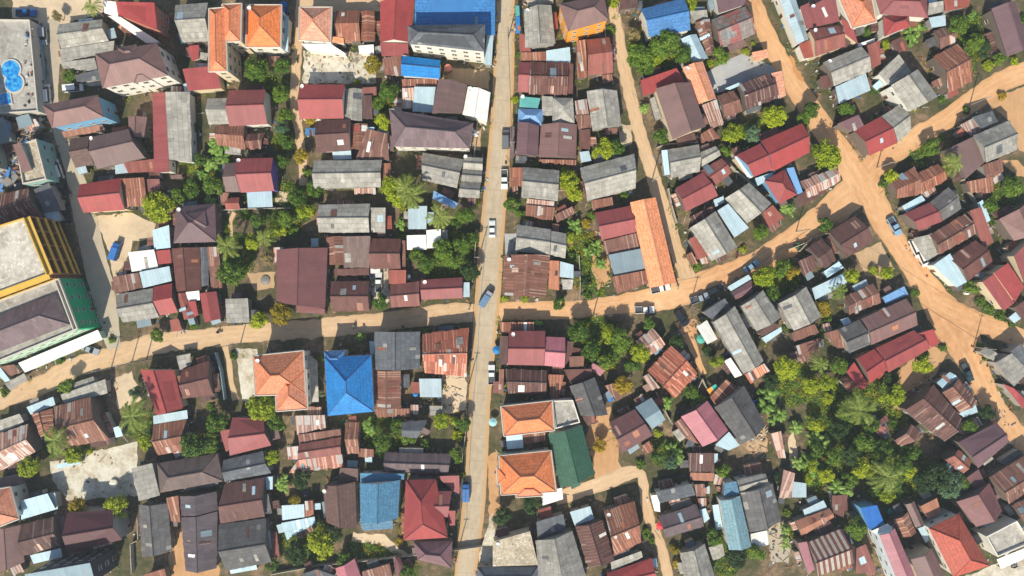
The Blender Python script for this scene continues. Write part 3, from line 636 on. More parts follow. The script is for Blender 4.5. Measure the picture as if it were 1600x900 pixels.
def add_roof(name,typ,mat,c,z,rise,parent,th=.09):
    fs,ridge,_=roof_faces(typ,c,z,rise); mb=MB(); O=fs[0][0][0]; edges={}
    for pts,ud in fs:
        n=(pts[1]-pts[0]).cross(pts[2]-pts[0]).normalized()
        if n.z<0: pts=pts[::-1]; n=-n
        U=ud.normalized(); V=n.cross(U).normalized()
        amp={'rust':.34,'rustw':.45,'rustb':.4,'old':.2,'patch':.2,'cement':.16,'stripe':.2,'paintr':.12}.get(RC[mat][0],0)
        if len(pts)==4 and amp and typ!='h':
            # corrugated sheets laid side by side: every column ends at its own length
            best=min(range(4),key=lambda i:pts[i].z+pts[(i+1)%4].z)
            e0,e1,t1,t0=[pts[(best+i)%4] for i in range(4)]
            L=(e1-e0).length; k=max(2,round(L/(.8 if amp>.18 else 1.0)))
            for q in range(k):
                a=q/k; b2=(q+1)/k; A=lerp(e0,e1,a); B=lerp(e0,e1,b2); C2=lerp(t0,t1,b2); D2=lerp(t0,t1,a)
                dv=(A-D2).normalized()*amp*(RJ.random()**2-.12); dz=Vector((0,0,RJ.random()*.025)); dn=Vector((0,0,-.04))
                P4=[A+dv+dz,B+dv+dz,C2+dz,D2+dz]
                mb.quad(P4,0,[((p-O).dot(U),(p-O).dot(V)) for p in P4]); mb.quad([p+dn for p in P4][::-1],0)
                for i in range(4): x_,y_=P4[i],P4[(i+1)%4]; mb.quad([y_,x_,x_+dn,y_+dn],0)
            continue
        mb.quad(pts,0,[((p-O).dot(U),(p-O).dot(V)) for p in pts])
        dn=Vector((0,0,-th)); mb.quad([p+dn for p in pts][::-1],0)
        for i in range(len(pts)):
            a,b=pts[i],pts[(i+1)%len(pts)]; key=tuple(sorted((tuple(round(x,3) for x in a),tuple(round(x,3) for x in b))))
            edges.setdefault(key,[]).append((a,b))
    for k,l in edges.items():
        if len(l)==1: a,b=l[0]; dn=Vector((0,0,-th)); mb.quad([b,a,a+dn,b+dn],0)
    loc=parent.location
    for i,v in enumerate(mb.v): mb.v[i]=v-loc
    o=mb.build(name,[roofmat(mat)],parent)
    return o,ridge
def inset(c,dst):
    ctr=sum(c,Vector((0,0,0)))/4; out=[]
    for i in range(4):
        a=(c[i-1]-c[i]).normalized(); b=(c[(i+1)%4]-c[i]).normalized()
        out.append(c[i]+(a+b)*dst)
    return out
def wall_prism(mb,typ,c,z,rise,flat=False):
    fs,ridge,gab=(None,None,[])
    b=inset([Vector((p.x,p.y,0)) for p in c],.32 if not flat else .0)
    if typ=='v': b=b[1:]+b[:1]
    tops=[Vector((p.x,p.y,z-.1)) for p in b]
    if typ in 'strl':
        idx={'s':(0,1),'t':(2,3),'l':(0,3),'r':(1,2)}[typ]
        for i in idx: tops[i].z+=rise*.9
    for i in range(4):
        j=(i+1)%4; pts=[b[i],b[j],tops[j],tops[i]]
        if typ in 'gv' and i in(1,3):
            m=(tops[i]+tops[j])/2; m.z=z+rise-.14; pts=[b[i],b[j],tops[j],m,tops[i]]
        mb.quad(pts)
    mb.quad([tops[0],tops[1],tops[2],tops[3]])
    return b
RJ=random.Random(3)
def window_mesh():
    mb=MB()
    mb.box((0,0,0),(1.0,.10,.9),m=1); mb.box((-.24,-.045,0),(.40,.05,.74),m=0); mb.box((.24,-.045,0),(.40,.05,.74),m=0); mb.box((0,-.10,-.48),(1.1,.16,.06),m=1)
    me=mb.build('tmp',[glass,framem]); d=me.data; bpy.data.objects.remove(me); return d
def door_mesh():
    mb=MB(); mb.box((0,0,1.0),(1.1,.10,2.0),m=1); mb.box((0,-.05,.98),(.9,.05,1.86),m=0)
    me=mb.build('tmp',[doorm,framem]); d=me.data; bpy.data.objects.remove(me); return d
WM=window_mesh(); DM=door_mesh(); NWIN=0
COLW={'R':'red','OR':'orange-red tiled','M':'maroon','MD':'dark maroon','B':'brown','BR':'dark brown','BT':'brown tiled','BG':'grey-brown','MV':'mauve','MVD':'dark mauve','MG':'mauve-grey','GD':'weathered grey',
'G':'grey','D':'dark grey','GR':'patchy grey','RU':'rusty brown','RUD':'dark rusty','RUW':'pale rusty','RUS':'striped','RR':'rust-red','RR2':'orange-rust','RO':'orange-rust','RO2':'orange-brown','RB':'ruined','PC':'pale concrete',
'W':'white','LB':'pale blue','LBB':'mid-blue','LBG':'grey-blue','LBR':'pale blue rusty','BL':'bright blue','BLD':'deep blue','SB':'steel-blue','SBG':'blue-green','O':'orange tiled','TC':'terracotta','GN':'green','T':'turquoise','P':'pink','OT':'orange and teal'}
def dirword(dx,dy):
    a=math.degrees(math.atan2(-dy,dx))%360
    return ['right of','above-right of','above','above-left of','left of','below-left of','below','below-right of'][int(((a+22.5)%360)//45)]
def autolabel(items,used,anchors,fmt):
    """items: list (desc,x,y) -> unique labels: ordinal + desc + direction + nearest anchor"""
    key={}; out=[None]*len(items)
    for i,(desc,x,y) in enumerate(items):
        best=min(anchors,key=lambda a:(a[1]-x)**2+(a[2]-y)**2)
        dx,dy=x-best[1],y-best[2]; dd=math.hypot(dx,dy)
        dw=dirword(dx,dy); key.setdefault((desc,dw,best[0]),[]).append((dd,i))
    ordn=['nearest','second','third','fourth','fifth','sixth','seventh','eighth','ninth','tenth','eleventh','twelfth']
    for (desc,dw,an),l in key.items():
        l.sort()
        for r,(dd,i) in enumerate(l):
            pre='' if len(l)==1 else ordn[r]+' '
            out[i]=f'{pre}{desc} {dw} the {an}'
    return out
ANCH=[]; info=[]
for nick,wl,secs in HOUSES:
    pts=[p for s in secs for p in s[3]]; x=sum(p[0] for p in secs[0][3])/4; y=sum(p[1] for p in secs[0][3])/4
    info.append((x,y))
    if nick: ANCH.append((nick,x,y))
sh={'g':'gabled','v':'gabled','h':'hip-roofed','s':'sloping-roofed','r':'gabled','l':'gabled','t':'sloping-roofed','f':'flat-roofed','c':'open'}
items=[];idxs=[]
for k,(nick,wl,secs) in enumerate(HOUSES):
    if nick: continue
    t,m,h,c=secs[0]; ar=math.dist(c[0],c[1])*math.dist(c[1],c[2])*S*S
    kind='canopy' if t=='c' else ('shed' if ar<38 and t not in 'gvh' else 'house')
    size='tiny ' if ar<14 else 'small ' if ar<45 else 'large ' if ar>150 else ''
    items.append((f'{size}{COLW[m]} {sh[t]} {kind}'.replace('tiled gabled','tiled'),*info[k])); idxs.append(k)
labs=autolabel(items,set(),ANCH,'')
LAB={k:l for k,l in zip(idxs,labs)}; KIND={k:i[0].split()[-1] for k,i in zip(idxs,items)}
def tower_facade(root,b,z):
    ctr=sum(b,Vector((0,0,0)))/4; ym=wallmat('yellow'); L0=root.location
    for i in range(4):
        a,c2=b[i],b[(i+1)%4]; L=(c2-a).length; mid=(a+c2)/2; n=Vector((c2.y-a.y,a.x-c2.x,0)).normalized()
        if n.dot(mid-ctr)<0: n=-n
        if n.dot(-mid.normalized())<-.2: continue
        ang=math.atan2((c2-a).y,(c2-a).x); nf=4; st=(z-.5)/nf
        for f in range(nf):
            mb=MB(); c=mid+n*.55-L0; mb.box((c.x,c.y,f*st+st*.98),(L,1.1,.18),ang); c=mid+n*1.05-L0; mb.box((c.x,c.y,f*st+.55+(.9 if f==0 else 0)),(L,.12,.8),ang); mb.build('balcony',[ym],root)
        k=int(L/3.4)
        for q in range(k+1):
            p=a.lerp(c2,q/k)+n*.5-L0; mb=MB(); mb.box((p.x,p.y,z/2-.3),(.35,.98,z-.7),ang); mb.build('pier',[wallmat('towerwall')],root)
def add_windows(root,b,z,wl,flat=False,hshare=0):
    global NWIN
    if wl=='yellow': return tower_facade(root,b,z)
    ctr=sum(b,Vector((0,0,0)))/4
    for i in range(4):
        a,c2=b[i],b[(i+1)%4]; L=(c2-a).length
        if L<2.6: continue
        mid=(a+c2)/2; n=Vector((c2.y-a.y,a.x-c2.x,0)).normalized()
        if n.dot(mid-ctr)<0: n=-n
        if n.dot(-mid.normalized())<.25: continue
        vis=z/HCAM*abs(mid.dot(n))
        if vis<.45: continue
        ns=max(1,int(z/3.1)); step=2.9 if z>5 else 3.4; cnt=max(1,int(L/step))
        ang=math.atan2(n.y,n.x)+math.pi/2
        for s_ in range(ns):
            for q in range(cnt):
                if z<5 and R.random()<.35: continue
                p=a.lerp(c2,(q+.5)/cnt)+n*.04; zz=1.6+s_*3.05
                if zz>z-.7: continue
                isd=(s_==0 and q==cnt//2)
                o=bpy.data.objects.new('door' if isd else 'window',DM if isd else WM); COL.objects.link(o); o.parent=root
                o.location=Vector((p.x,p.y,0 if isd else zz))-root.location; o.rotation_euler=(0,0,ang); 
                if wl in('yellow','cream','charcoal','white') and z>7 and not isd: o.scale=(1.25,1,1.3)
                NWIN+=1
postm=plain('post_wood',(120,92,66),.8)
def build_house(k,nick,wl,secs):
    x,y=info[k]; canopy=secs[0][0]=='c'
    lab=nick or LAB[k]
    if len(lab.split())<4: lab=lab+' among the houses'
    cat='building' if (secs[0][0]=='f' or secs[0][2]>8) and nick else (KIND.get(k,'house'))
    name={'building':'apartment_building','shed':'shed','canopy':'canopy','house':'house'}.get(cat,'house')
    root=thing(name,W(x,y),lab,cat,{'shed':'small sheds between the houses','canopy':'open canopies in the yards','house':'houses of the village','building':'taller buildings of the village'}.get(cat))
    wbs={}; si=-1
    for (t,m,h,c) in secs:
        si+=1; wl_=WALLOV.get((k,si),wl); wb=wbs.setdefault(wl_,MB())
        cw=[W(px,py,h) for px,py in c]; cw=[Vector((p.x,p.y,0)) for p in cw]
        a=((cw[1]-cw[0]).length+(cw[2]-cw[3]).length)/2; b=((cw[3]-cw[0]).length+(cw[2]-cw[1]).length)/2
        if t=='f':
            bb=wall_prism(wb,'s',cw,h-.35,0,True)
            mb=MB(); q=[Vector((p.x,p.y,h-.43)) for p in inset(cw,.1)]; mb.quad(q[::-1],0,[((p.x),(p.y)) for p in q[::-1]])
            for v in mb.v: v-=root.location
            o=mb.build('roof_slab',[roofmat(m)],root)
            # parapet
            pb=MB(); ins=inset(cw,.28)
            for i in range(4):
                j=(i+1)%4; A,B,Cc,D_=cw[i],cw[j],ins[j],ins[i]
                z0,z1=h-.6,h+.25; L=lambda p,z:Vector((p.x,p.y,z))-root.location
                pb.quad([L(A,z1),L(B,z1),L(Cc,z1),L(D_,z1)][::-1]); pb.quad([L(A,z0),L(B,z0),L(B,z1),L(A,z1)]); pb.quad([L(Cc,z0),L(D_,z0),L(D_,z1),L(Cc,z1)])
            pb.build('parapet',[wallmat(wl if wl not in('block','pale','greenwall','mint','teal') else 'pale')],root)
            add_windows(root,bb,h,wl_); continue
        if t in 'gv': rise=.25*(b if t=='g' else a)
        elif t=='h': rise=.33*min(a,b)
        else: rise=.13*(b if t in 'stc' else a)
        if m=='PC': rise*=.2
        rise=min(rise,4.2)
        o,ridge=add_roof('roof' if t!='c' else 'canopy_roof',t,m,cw,h,rise,root)
        kd=RC[m][0]; fs_,_,_=roof_faces(t,cw,h,rise)
        if t!='h' and (kd in('rust','rustw','old','cement','patch','paintr','rustb') or RJ.random()<.12):
            for pts_,ud_ in fs_:
                LU=(pts_[1]-pts_[0]).length if t in 'gvstc' else (pts_[0]-pts_[3]).length; 
                for _ in range(int(min(3,a*b/55)+RJ.random()*1.4)):
                    if RJ.random()<(.72 if kd=='cement' else .3): continue
                    U_=ud_.normalized(); n_=(pts_[1]-pts_[0]).cross(pts_[2]-pts_[0]).normalized(); n_=n_ if n_.z>0 else -n_; V_=n_.cross(U_)
                    s0,t0=RJ.uniform(.15,.85),RJ.uniform(.25,.75); ctr_=lerp(lerp(pts_[0],pts_[1],s0),lerp(pts_[3],pts_[2],s0),t0)+n_*.07
                    w_=RJ.choice([.4,.42,.8,.42]); l_=RJ.uniform(.6,1.5); pm=MB(); Q=[ctr_-U_*w_-V_*l_,ctr_+U_*w_-V_*l_,ctr_+U_*w_+V_*l_,ctr_-U_*w_+V_*l_]
                    Q=[q_-root.location for q_ in Q]; pm.quad(Q,0,[(0,0),(2*w_,0),(2*w_,2*l_),(0,2*l_)]); Qd=[q_-n_*.03 for q_ in Q]; pm.quad(Qd[::-1])
                    for i in range(4): pm.quad([Q[(i+1)%4],Q[i],Qd[i],Qd[(i+1)%4]])
                    pm.build('patch_sheet',[roofmat(RJ.choice(['LB','RUW','RU','RR','G','W','RUD','LBG','RO2'] if kd!='cement' else ['G','D','GD','G','LB','RU']))],o)
        if t=='c':
            pm=MB()
            for p in inset(cw,.25): pm=MB(); pm.tube(Vector((p.x,p.y,0))-root.location,Vector((p.x,p.y,h))-root.location,.05,.05,5); pm.build('post',[postm],root)
            continue
        bb=wall_prism(wb,t,cw,h,rise)
        if h>=3: add_windows(root,bb,h,wl_)
        if ridge and (nick or a*b>60):
            rb=MB(); r0,r1=ridge
            if t=='h':
                for p_ in cw:
                    q_=min((r0,r1),key=lambda r_:(Vector((r_.x,r_.y,0))-Vector((p_.x,p_.y,0))).length); A_=Vector((p_.x,p_.y,h+.04))-root.location; rb.tube(A_,q_+Vector((0,0,.04))-root.location,.11,.11,5,cap=False)
            dz=Vector((0,0,.05)); rb.tube(r0+dz-root.location,r1+dz-root.location,.13,.13,5); rb.build('ridge_cap',[roofmat(m)],o)
        if m in('O','TC') and t=='h' and h>5:   # pale gutter frame round the villa roofs
            gb=MB(); out=inset(cw,-.22)
            for i in range(4):
                A,B=out[i],out[(i+1)%4]; gb.tube(Vector((A.x,A.y,h-.1))-root.location,Vector((B.x,B.y,h-.1))-root.location,.2,.2,4)
            gb.build('gutter',[wallmat('pale')],o)
    for wl_,wb in wbs.items():
        if not wb.v: continue
        for v in wb.v: v-=root.location
        wb.build('wall',[wallmat(wl_ if wl_!='yellow' else 'towerwall')],root)
    return root
roots=[]
for k,(nick,wl,secs) in enumerate(HOUSES): roots.append(build_house(k,nick,wl,secs))
print('windows',NWIN)
ROOTBY={h[0]:r for h,r in zip(HOUSES,roots) if h[0]}
# ---------------- ground ----------------
def soil(name,stops,s1=.06,s2=.9,track=False,rough=.95,bump=.4,tracks=()):
    m,nt,p=base(name); geo=N(nt,'ShaderNodeNewGeometry').outputs['Position']
    a=noisef(nt,geo,s1,6,.62); b=noisef(nt,geo,s2,6,.7); c=noisef(nt,geo,7.,3,.7)
    f=mathn(nt,'ADD',mathn(nt,'MULTIPLY',a,.62),mathn(nt,'MULTIPLY',b,.38))
    col=ramp(nt,f,stops)
    n=N(nt,'ShaderNodeMapRange'); n.inputs[3].default_value=.78; n.inputs[4].default_value=1.22; nt.links.new(c,n.inputs[0])
    cc=N(nt,'ShaderNodeCombineColor'); [nt.links.new(n.outputs[0],cc.inputs[i]) for i in range(3)]
    col=mixc(nt,1.,col,cc.outputs[0],'MULTIPLY')
    if track:
        uv=N(nt,'ShaderNodeUVMap').outputs[0]; sp=N(nt,'ShaderNodeSeparateXYZ'); nt.links.new(uv,sp.inputs[0])
        warp=N(nt,'ShaderNodeCombineXYZ'); nt.links.new(mathn(nt,'MULTIPLY',sp.outputs[0],2.2),warp.inputs[0]); nt.links.new(mathn(nt,'MULTIPLY',sp.outputs[1],.09),warp.inputs[1])
        s_=noisef(nt,warp.outputs[0],2.8,7,.78)
        n=N(nt,'ShaderNodeMapRange'); n.inputs[1].default_value=.3; n.inputs[2].default_value=.7; n.inputs[3].default_value=.8; n.inputs[4].default_value=1.14; nt.links.new(s_,n.inputs[0])
        cc=N(nt,'ShaderNodeCombineColor'); [nt.links.new(n.outputs[0],cc.inputs[i]) for i in range(3)]
        col=mixc(nt,1.,col,cc.outputs[0],'MULTIPLY')
        wob=N(nt,'ShaderNodeCombineXYZ'); nt.links.new(mathn(nt,'MULTIPLY',sp.outputs[1],.02),wob.inputs[1])
        wv=mathn(nt,'MULTIPLY',mathn(nt,'SUBTRACT',noisef(nt,wob.outputs[0],1.,3,.5),.5),.35)
        ee=mathn(nt,'ABSOLUTE',mathn(nt,'ADD',mathn(nt,'SUBTRACT',sp.outputs[0],.5),wv)); rt=mathn(nt,'ABSOLUTE',mathn(nt,'SUBTRACT',ee,.15))
        ru=mathn(nt,'SUBTRACT',1,clampramp(nt,mathn(nt,'ADD',rt,mathn(nt,'MULTIPLY',mathn(nt,'SUBTRACT',b,.5),.12)),.015,.075))
        if not tracks: col=mixc(nt,mathn(nt,'MULTIPLY',ru,.15),col,srgb(228,196,158))
        edg=clampramp(nt,mathn(nt,'ADD',mathn(nt,'ABSOLUTE',mathn(nt,'SUBTRACT',sp.outputs[0],.5)),mathn(nt,'MULTIPLY',mathn(nt,'SUBTRACT',b,.5),.3)),.38,.5)
        if not tracks: col=mixc(nt,mathn(nt,'MULTIPLY',edg,.3),col,srgb(140,116,82))
        if tracks:
            fr=mathn(nt,'FRACT',mathn(nt,'DIVIDE',sp.outputs[1],tracks[0])); j=mathn(nt,'LESS_THAN',fr,tracks[1])
            col=mixc(nt,mathn(nt,'MULTIPLY',j,.35),col,srgb(110,92,70))
            # dusty margins along both edges
            e=mathn(nt,'ABSOLUTE',mathn(nt,'SUBTRACT',sp.outputs[0],.5)); e2=mathn(nt,'ADD',e,mathn(nt,'MULTIPLY',mathn(nt,'SUBTRACT',b,.5),.16))
            col=mixc(nt,clampramp(nt,e2,.30,.42),col,srgb(188,152,108))
    nt.links.new(col,p.inputs['Base Color']); p.inputs['Roughness'].default_value=rough; p.inputs['Specular IOR Level'].default_value=.2
    bm_=N(nt,'ShaderNodeBump'); bm_.inputs['Strength'].default_value=bump; bm_.inputs['Distance'].default_value=.15; nt.links.new(b,bm_.inputs['Height']); nt.links.new(bm_.outputs[0],p.inputs['Normal'])
    return m
m_ground=soil('earth_with_weeds',[(.36,srgb(52,60,36)),(.46,srgb(78,78,50)),(.53,srgb(102,90,68)),(.6,srgb(136,114,88)),(.68,srgb(160,136,106))],.09,.8)
m_grass=soil('weedy_grass',[(.34,srgb(40,56,24)),(.5,srgb(66,82,34)),(.62,srgb(100,104,48)),(.74,srgb(140,126,76))],.12,1.3)
m_dirt=soil('sandy_dirt_road',[(.32,srgb(172,140,106)),(.45,srgb(198,166,128)),(.58,srgb(204,174,138)),(.7,srgb(216,188,152))],.05,.5,True)
m_orange=soil('orange_dirt_road',[(.32,srgb(180,130,88)),(.45,srgb(204,156,110)),(.58,srgb(212,168,122)),(.7,srgb(222,190,150))],.04,.5,True)
m_yard=soil('pale_dusty_yard',[(.32,srgb(164,146,118)),(.46,srgb(196,176,146)),(.56,srgb(208,186,154)),(.7,srgb(214,190,156))],.08,.7)
m_road=soil('dusty_concrete_road',[(.3,srgb(166,150,126)),(.5,srgb(184,168,142)),(.7,srgb(192,178,154))],.05,.6,True,tracks=(6.0,.02),bump=.1)
m_conc=soil('grey_concrete_lane',[(.3,srgb(160,150,132)),(.5,srgb(178,166,144)),(.7,srgb(196,180,152))],.06,.6,bump=.1)
m_slab=soil('stained_concrete_slab',[(.34,srgb(116,112,86)),(.43,srgb(176,164,140)),(.54,srgb(204,198,180)),(.68,srgb(218,214,200))],.2,1.2,bump=.2)
m_bslab=soil('smooth_grey_concrete',[(.35,srgb(150,150,148)),(.55,srgb(172,172,170)),(.7,srgb(186,180,172))],.1,.5,bump=.05)
def struct(o,kind='structure'): o['kind']=kind; return o
g=MB(); g.quad([(-420,-330,0),(420,-330,0),(420,330,0),(-420,330,0)]); struct(g.build('ground',[m_ground]))
def rag(pts,amp,step=1.2,close=True):
    out=[]; n=len(pts)
    for i in range(n if close else n-1):
        a,b=pts[i],pts[(i+1)%n]; L=(b-a).length; k=max(1,int(L/step)); nrm=Vector((-(b-a).y,(b-a).x,0)).normalized()
        for q in range(k):
            p=a.lerp(b,q/k); out.append(p+nrm*amp*(mnoise.noise(p*.6)+.6*mnoise.noise(p*1.7)))
    if not close: out.append(pts[-1])
    return out
OCC=set()
def occ_poly(pts,grow=0):
    xs=[p[0] for p in pts]; ys=[p[1] for p in pts]
    for gx in range(int(min(xs)/.5)-1,int(max(xs)/.5)+2):
        for gy in range(int(min(ys)/.5)-1,int(max(ys)/.5)+2):
            x=gx*.5; y=gy*.5; ins=False; j=len(pts)-1
            for i in range(len(pts)):
                if (pts[i][1]>y)!=(pts[j][1]>y) and x<(pts[j][0]-pts[i][0])*(y-pts[i][1])/(pts[j][1]-pts[i][1])+pts[i][0]: ins=not ins
                j=i
            if ins: OCC.add((gx,gy))
for nick_,wl_,secs_ in HOUSES:
    for (t_,m_,h_,c_) in secs_: occ_poly([W(px_,py_,h_) for px_,py_ in c_])
def patch(name,pts,z,mat,amp=.4,step=1.0,kind='structure'):
    P=rag([W(*p) for p in pts],amp,step)
    if name!='grass_patch': occ_poly(P)
    for p in P: p.z=z
    me=bpy.data.meshes.new(name); 
    import mathutils.geometry as mg
    tri=mg.tessellate_polygon([P]); me.from_pydata([tuple(p) for p in P],[],[tuple(t) for t in tri]); me.materials.append(mat)
    l=me.uv_layers.new(name='UVMap')
    for lp in me.loops: v=me.vertices[lp.vertex_index].co; l.data[lp.index].uv=(v.x*.15,v.y)
    import bmesh; bm=bmesh.new(); bm.from_mesh(me); bmesh.ops.recalc_face_normals(bm,faces=bm.faces); 
    if sum(f.normal.z for f in bm.faces)<0: bmesh.ops.reverse_faces(bm,faces=bm.faces)
    bm.to_mesh(me); bm.free()
    o=bpy.data.objects.new(name,me); COL.objects.link(o); o['kind']=kind; return o
def road(name,pts,z,mat,amp=.35):
    """pts: (x,y,width) in ground units"""
    P=[(W(x,y),w*S/2) for x,y,w in pts]; cs=[]
    for i in range(len(P)-1):
        p0=P[max(0,i-1)];p1=P[i];p2=P[i+1];p3=P[min(len(P)-1,i+2)]
        L=(p2[0]-p1[0]).length; k=max(1,int(L/1.2))
        for q in range(k):
            t=q/k; f=lambda a,b,c,d:.5*((2*b)+(-a+c)*t+(2*a-5*b+4*c-d)*t*t+(-a+3*b-3*c+d)*t**3)
            cs.append((Vector((f(p0[0].x,p1[0].x,p2[0].x,p3[0].x),f(p0[0].y,p1[0].y,p2[0].y,p3[0].y),z)),lerp(p1[1],p2[1],t)))
    cs.append((P[-1][0]+Vector((0,0,z)),P[-1][1]))
    mb=MB(); prev=None; dist=0
    for i,(c,hw) in enumerate(cs):
        tn=(cs[min(i+1,len(cs)-1)][0]-cs[max(i-1,0)][0]).normalized(); n=Vector((-tn.y,tn.x,0))
        a=c+n*(hw+amp*(mnoise.noise(c*.5)+.7*mnoise.noise(c*1.6+Vector((9,0,0))))); b=c-n*(hw+amp*(mnoise.noise(c*.5+Vector((50,0,0)))+.7*mnoise.noise(c*1.6+Vector((70,0,0)))))
        if prev:
            dl=(c-prev[2]).length; mb.quad([prev[0],prev[1],b,a],0,[(0,dist),(1,dist),(1,dist+dl),(0,dist+dl)]); dist+=dl
        if prev: occ_poly([prev[0],prev[1],b,a])
        prev=(a,b,c)
    return struct(mb.build(name,[mat]))
Z=.004
for i,(x,y,r) in enumerate(GREEN):
    if r<3: continue
    k=14; pts=[(x+math.cos(6.283*q/k)*r*R.uniform(.8,1.15),y+math.sin(6.283*q/k)*r*R.uniform(.75,1.1)) for q in range(k)]
    patch('grass_patch',pts,Z*(1+.02*i),m_grass,.8,1.0,'structure')
slabs=[('concrete_yard',[(474,80),(560,82),(586,90),(588,130),(474,130)],m_slab),('concrete_yard',[(78,722),(140,706),(214,690),(216,775),(105,782),(82,750)],m_slab),
('concrete_yard',[(1102,114),(1140,92),(1160,84),(1214,106),(1214,116),(1192,132),(1114,146)],m_bslab),('parking_yard',[(368,545),(402,545),(400,640),(378,625)],m_slab),
('soil_yard',[(148,338),(205,332),(244,350),(242,372),(206,376),(206,392),(178,440),(172,400)],m_yard),('sand_yard',[(1336,396),(1376,378),(1398,420),(1378,436),(1352,430)],m_dirt),
('dirt_yard',[(1396,585),(1420,566),(1452,540),(1480,552),(1466,580),(1452,602),(1436,614),(1420,640),(1392,640),(1404,610)],m_orange),
('dirt_yard',[(925,640),(952,636),(968,670),(966,720),(978,745),(932,768),(928,720),(916,690)],m_orange),('dirt_lot',[(18,-20),(168,-20),(160,22),(118,32),(96,44),(96,100),(74,100),(60,30),(20,28)],m_yard),
('dirt_lot',[(1540,158),(1640,120),(1640,250),(1592,235),(1578,190)],m_orange),('small_yard',[(178,590),(206,580),(222,625),(184,640)],m_yard),('small_yard',[(704,106),(764,110),(764,140),(690,124)],m_dirt),
('small_yard',[(735,200),(752,200),(750,236),(732,232)],m_dirt),('concrete_yard',[(1198,826),(1224,812),(1236,850),(1232,880),(1204,876)],m_conc),('small_yard',[(1165,662),(1196,664),(1200,705),(1180,715),(1166,700)],m_dirt),
('small_yard',[(930,360),(950,370),(955,440),(935,455),(925,420)],m_orange),('small_yard',[(762,715),(776,705),(782,800),(765,810)],m_orange),('small_yard',[(385,425),(430,425),(428,450),(398,455)],m_dirt),
('small_yard',[(552,832),(600,836),(640,868),(630,872),(590,850),(548,845)],m_yard),('small_yard',[(690,540),(700,535),(730,600),(728,640),(690,650)],m_yard),('small_yard',[(268,820),(296,830),(345,890),(340,905),(262,905)],m_orange),
('small_yard',[(430,300),(452,300),(452,316),(432,318)],m_yard),('small_yard',[(1230,690),(1240,670),(1248,720),(1238,735)],m_yard),('small_yard',[(1065,495),(1090,500),(1090,520),(1070,530)],m_orange),
('parking_yard',[(574,420),(606,410),(608,470),(600,480),(584,470)],m_slab),('small_yard',[(965,195),(985,195),(988,225),(972,232)],m_yard),('small_yard',[(788,365),(808,365),(808,400),(790,400)],m_bslab),('small_yard',[(750,860),(770,800),(776,870),(770,905),(745,905)],m_slab),
('small_yard',[(1560,250),(1590,250),(1620,280),(1590,275)],m_orange),('concrete_yard',[(1500,905),(1600,862),(1640,870),(1600,915)],m_slab)]
for i,(nm,pts,m) in enumerate(slabs): patch(nm,pts,.008+.00008*i,m,.5 if m is not m_bslab else .08)
z=.012
road('village_road_west',[(-30,632,34),(60,603,32),(110,577,32),(180,556,32),(250,536,32),(320,528,30),(400,520,28),(500,513,30),(600,502,30),(680,492,30),(745,488,30)],z,m_dirt,.5)
road('village_road_east',[(775,487,30),(850,485,28),(905,484,28),(960,477,30),(1010,470,38),(1070,455,44),(1120,436,38),(1170,416,34),(1228,384,40),(1276,350,46),(1318,314,50),(1345,286,52)],z+.0004,m_orange,.5)
road('dirt_road_northeast',[(1340,282,44),(1372,255,40),(1420,222,32),(1470,192,30),(1520,158,32),(1570,126,34),(1640,100,34)],z+.0008,m_orange,.5)
road('dirt_road_southeast',[(1350,278,44),(1372,330,40),(1400,378,34),(1425,415,34),(1452,455,42),(1480,495,56),(1502,530,60),(1525,575,40),(1545,620,34),(1575,665,34),(1610,700,34),(1650,760,34)],z+.0012,m_orange,.5)
road('dirt_road_east_branch',[(1455,470,30),(1500,492,34),(1545,510,32),(1600,530,30),(1650,545,30)],z+.0016,m_orange,.4)
road('dirt_road_north',[(1166,-20,28),(1180,10,26),(1196,50,28),(1216,90,30),(1240,130,32),(1262,165,34),(1290,205,36),(1318,245,40),(1342,282,44)],z+.002,m_orange,.4)
road('dirt_lane',[(950,-20,14),(960,20,16),(970,80,20),(985,150,20),(1000,210,20),(1016,262,20),(1036,325,22),(1056,388,22),(1076,436,26)],z+.0024,m_dirt,.35)
road('dirt_lane_north',[(472,-20,16),(468,40,16),(464,90,15),(460,150,15),(466,200,14),(472,245,14),(474,290,13)],z+.0028,m_dirt,.35)
road('short_dirt_lane',[(470,6,22),(560,8,24),(660,6,10)],z+.0032,m_dirt,.3)
road('concrete_lane_west',[(84,30,20),(84,90,20),(82,150,18),(92,205,18),(112,260,24),(126,310,34),(140,370,36),(154,430,38),(168,490,34),(178,545,20)],z+.0036,m_conc,.25)
road('dirt_lane_south',[(868,778,22),(905,768,22),(950,752,24),(985,738,22),(1003,742,16),(1006,770,14),(1012,800,16),(1028,840,15),(1040,880,16),(1046,920,16)],z+.004,m_dirt,.4)
road('dirt_path',[(1066,500,26),(1078,530,16),(1090,560,10),(1100,585,8)],z+.0044,m_orange,.3)
road('dirt_path_west',[(352,540,9),(358,570,9),(362,600,8),(368,625,10)],z+.0048,m_dirt,.3)
road('footpath',[(366,332,7),(360,345,6),(362,370,5)],z+.005,m_dirt,.2)
road('main_road',[(791,-20,28),(790,10,28),(788,90,32),(784,180,34),(777,270,36),(769,360,38),(763,450,40),(756,540,37),(749,630,34),(745,720,34),(739,800,36),(727,900,34),(724,930,34)],z+.0056,m_road,.12)

m_mud=soil('damp_orange_earth',[(.3,srgb(164,112,64)),(.5,srgb(186,134,84)),(.7,srgb(204,152,104))],.1,1.2)
for i,pts in enumerate([[(1234,86),(1240,92),(1247,108),(1256,122),(1254,128),(1246,124),(1239,108)]]):
    patch('damp_earth_patch',pts,.034+.0005*i,m_mud,.5,.8)

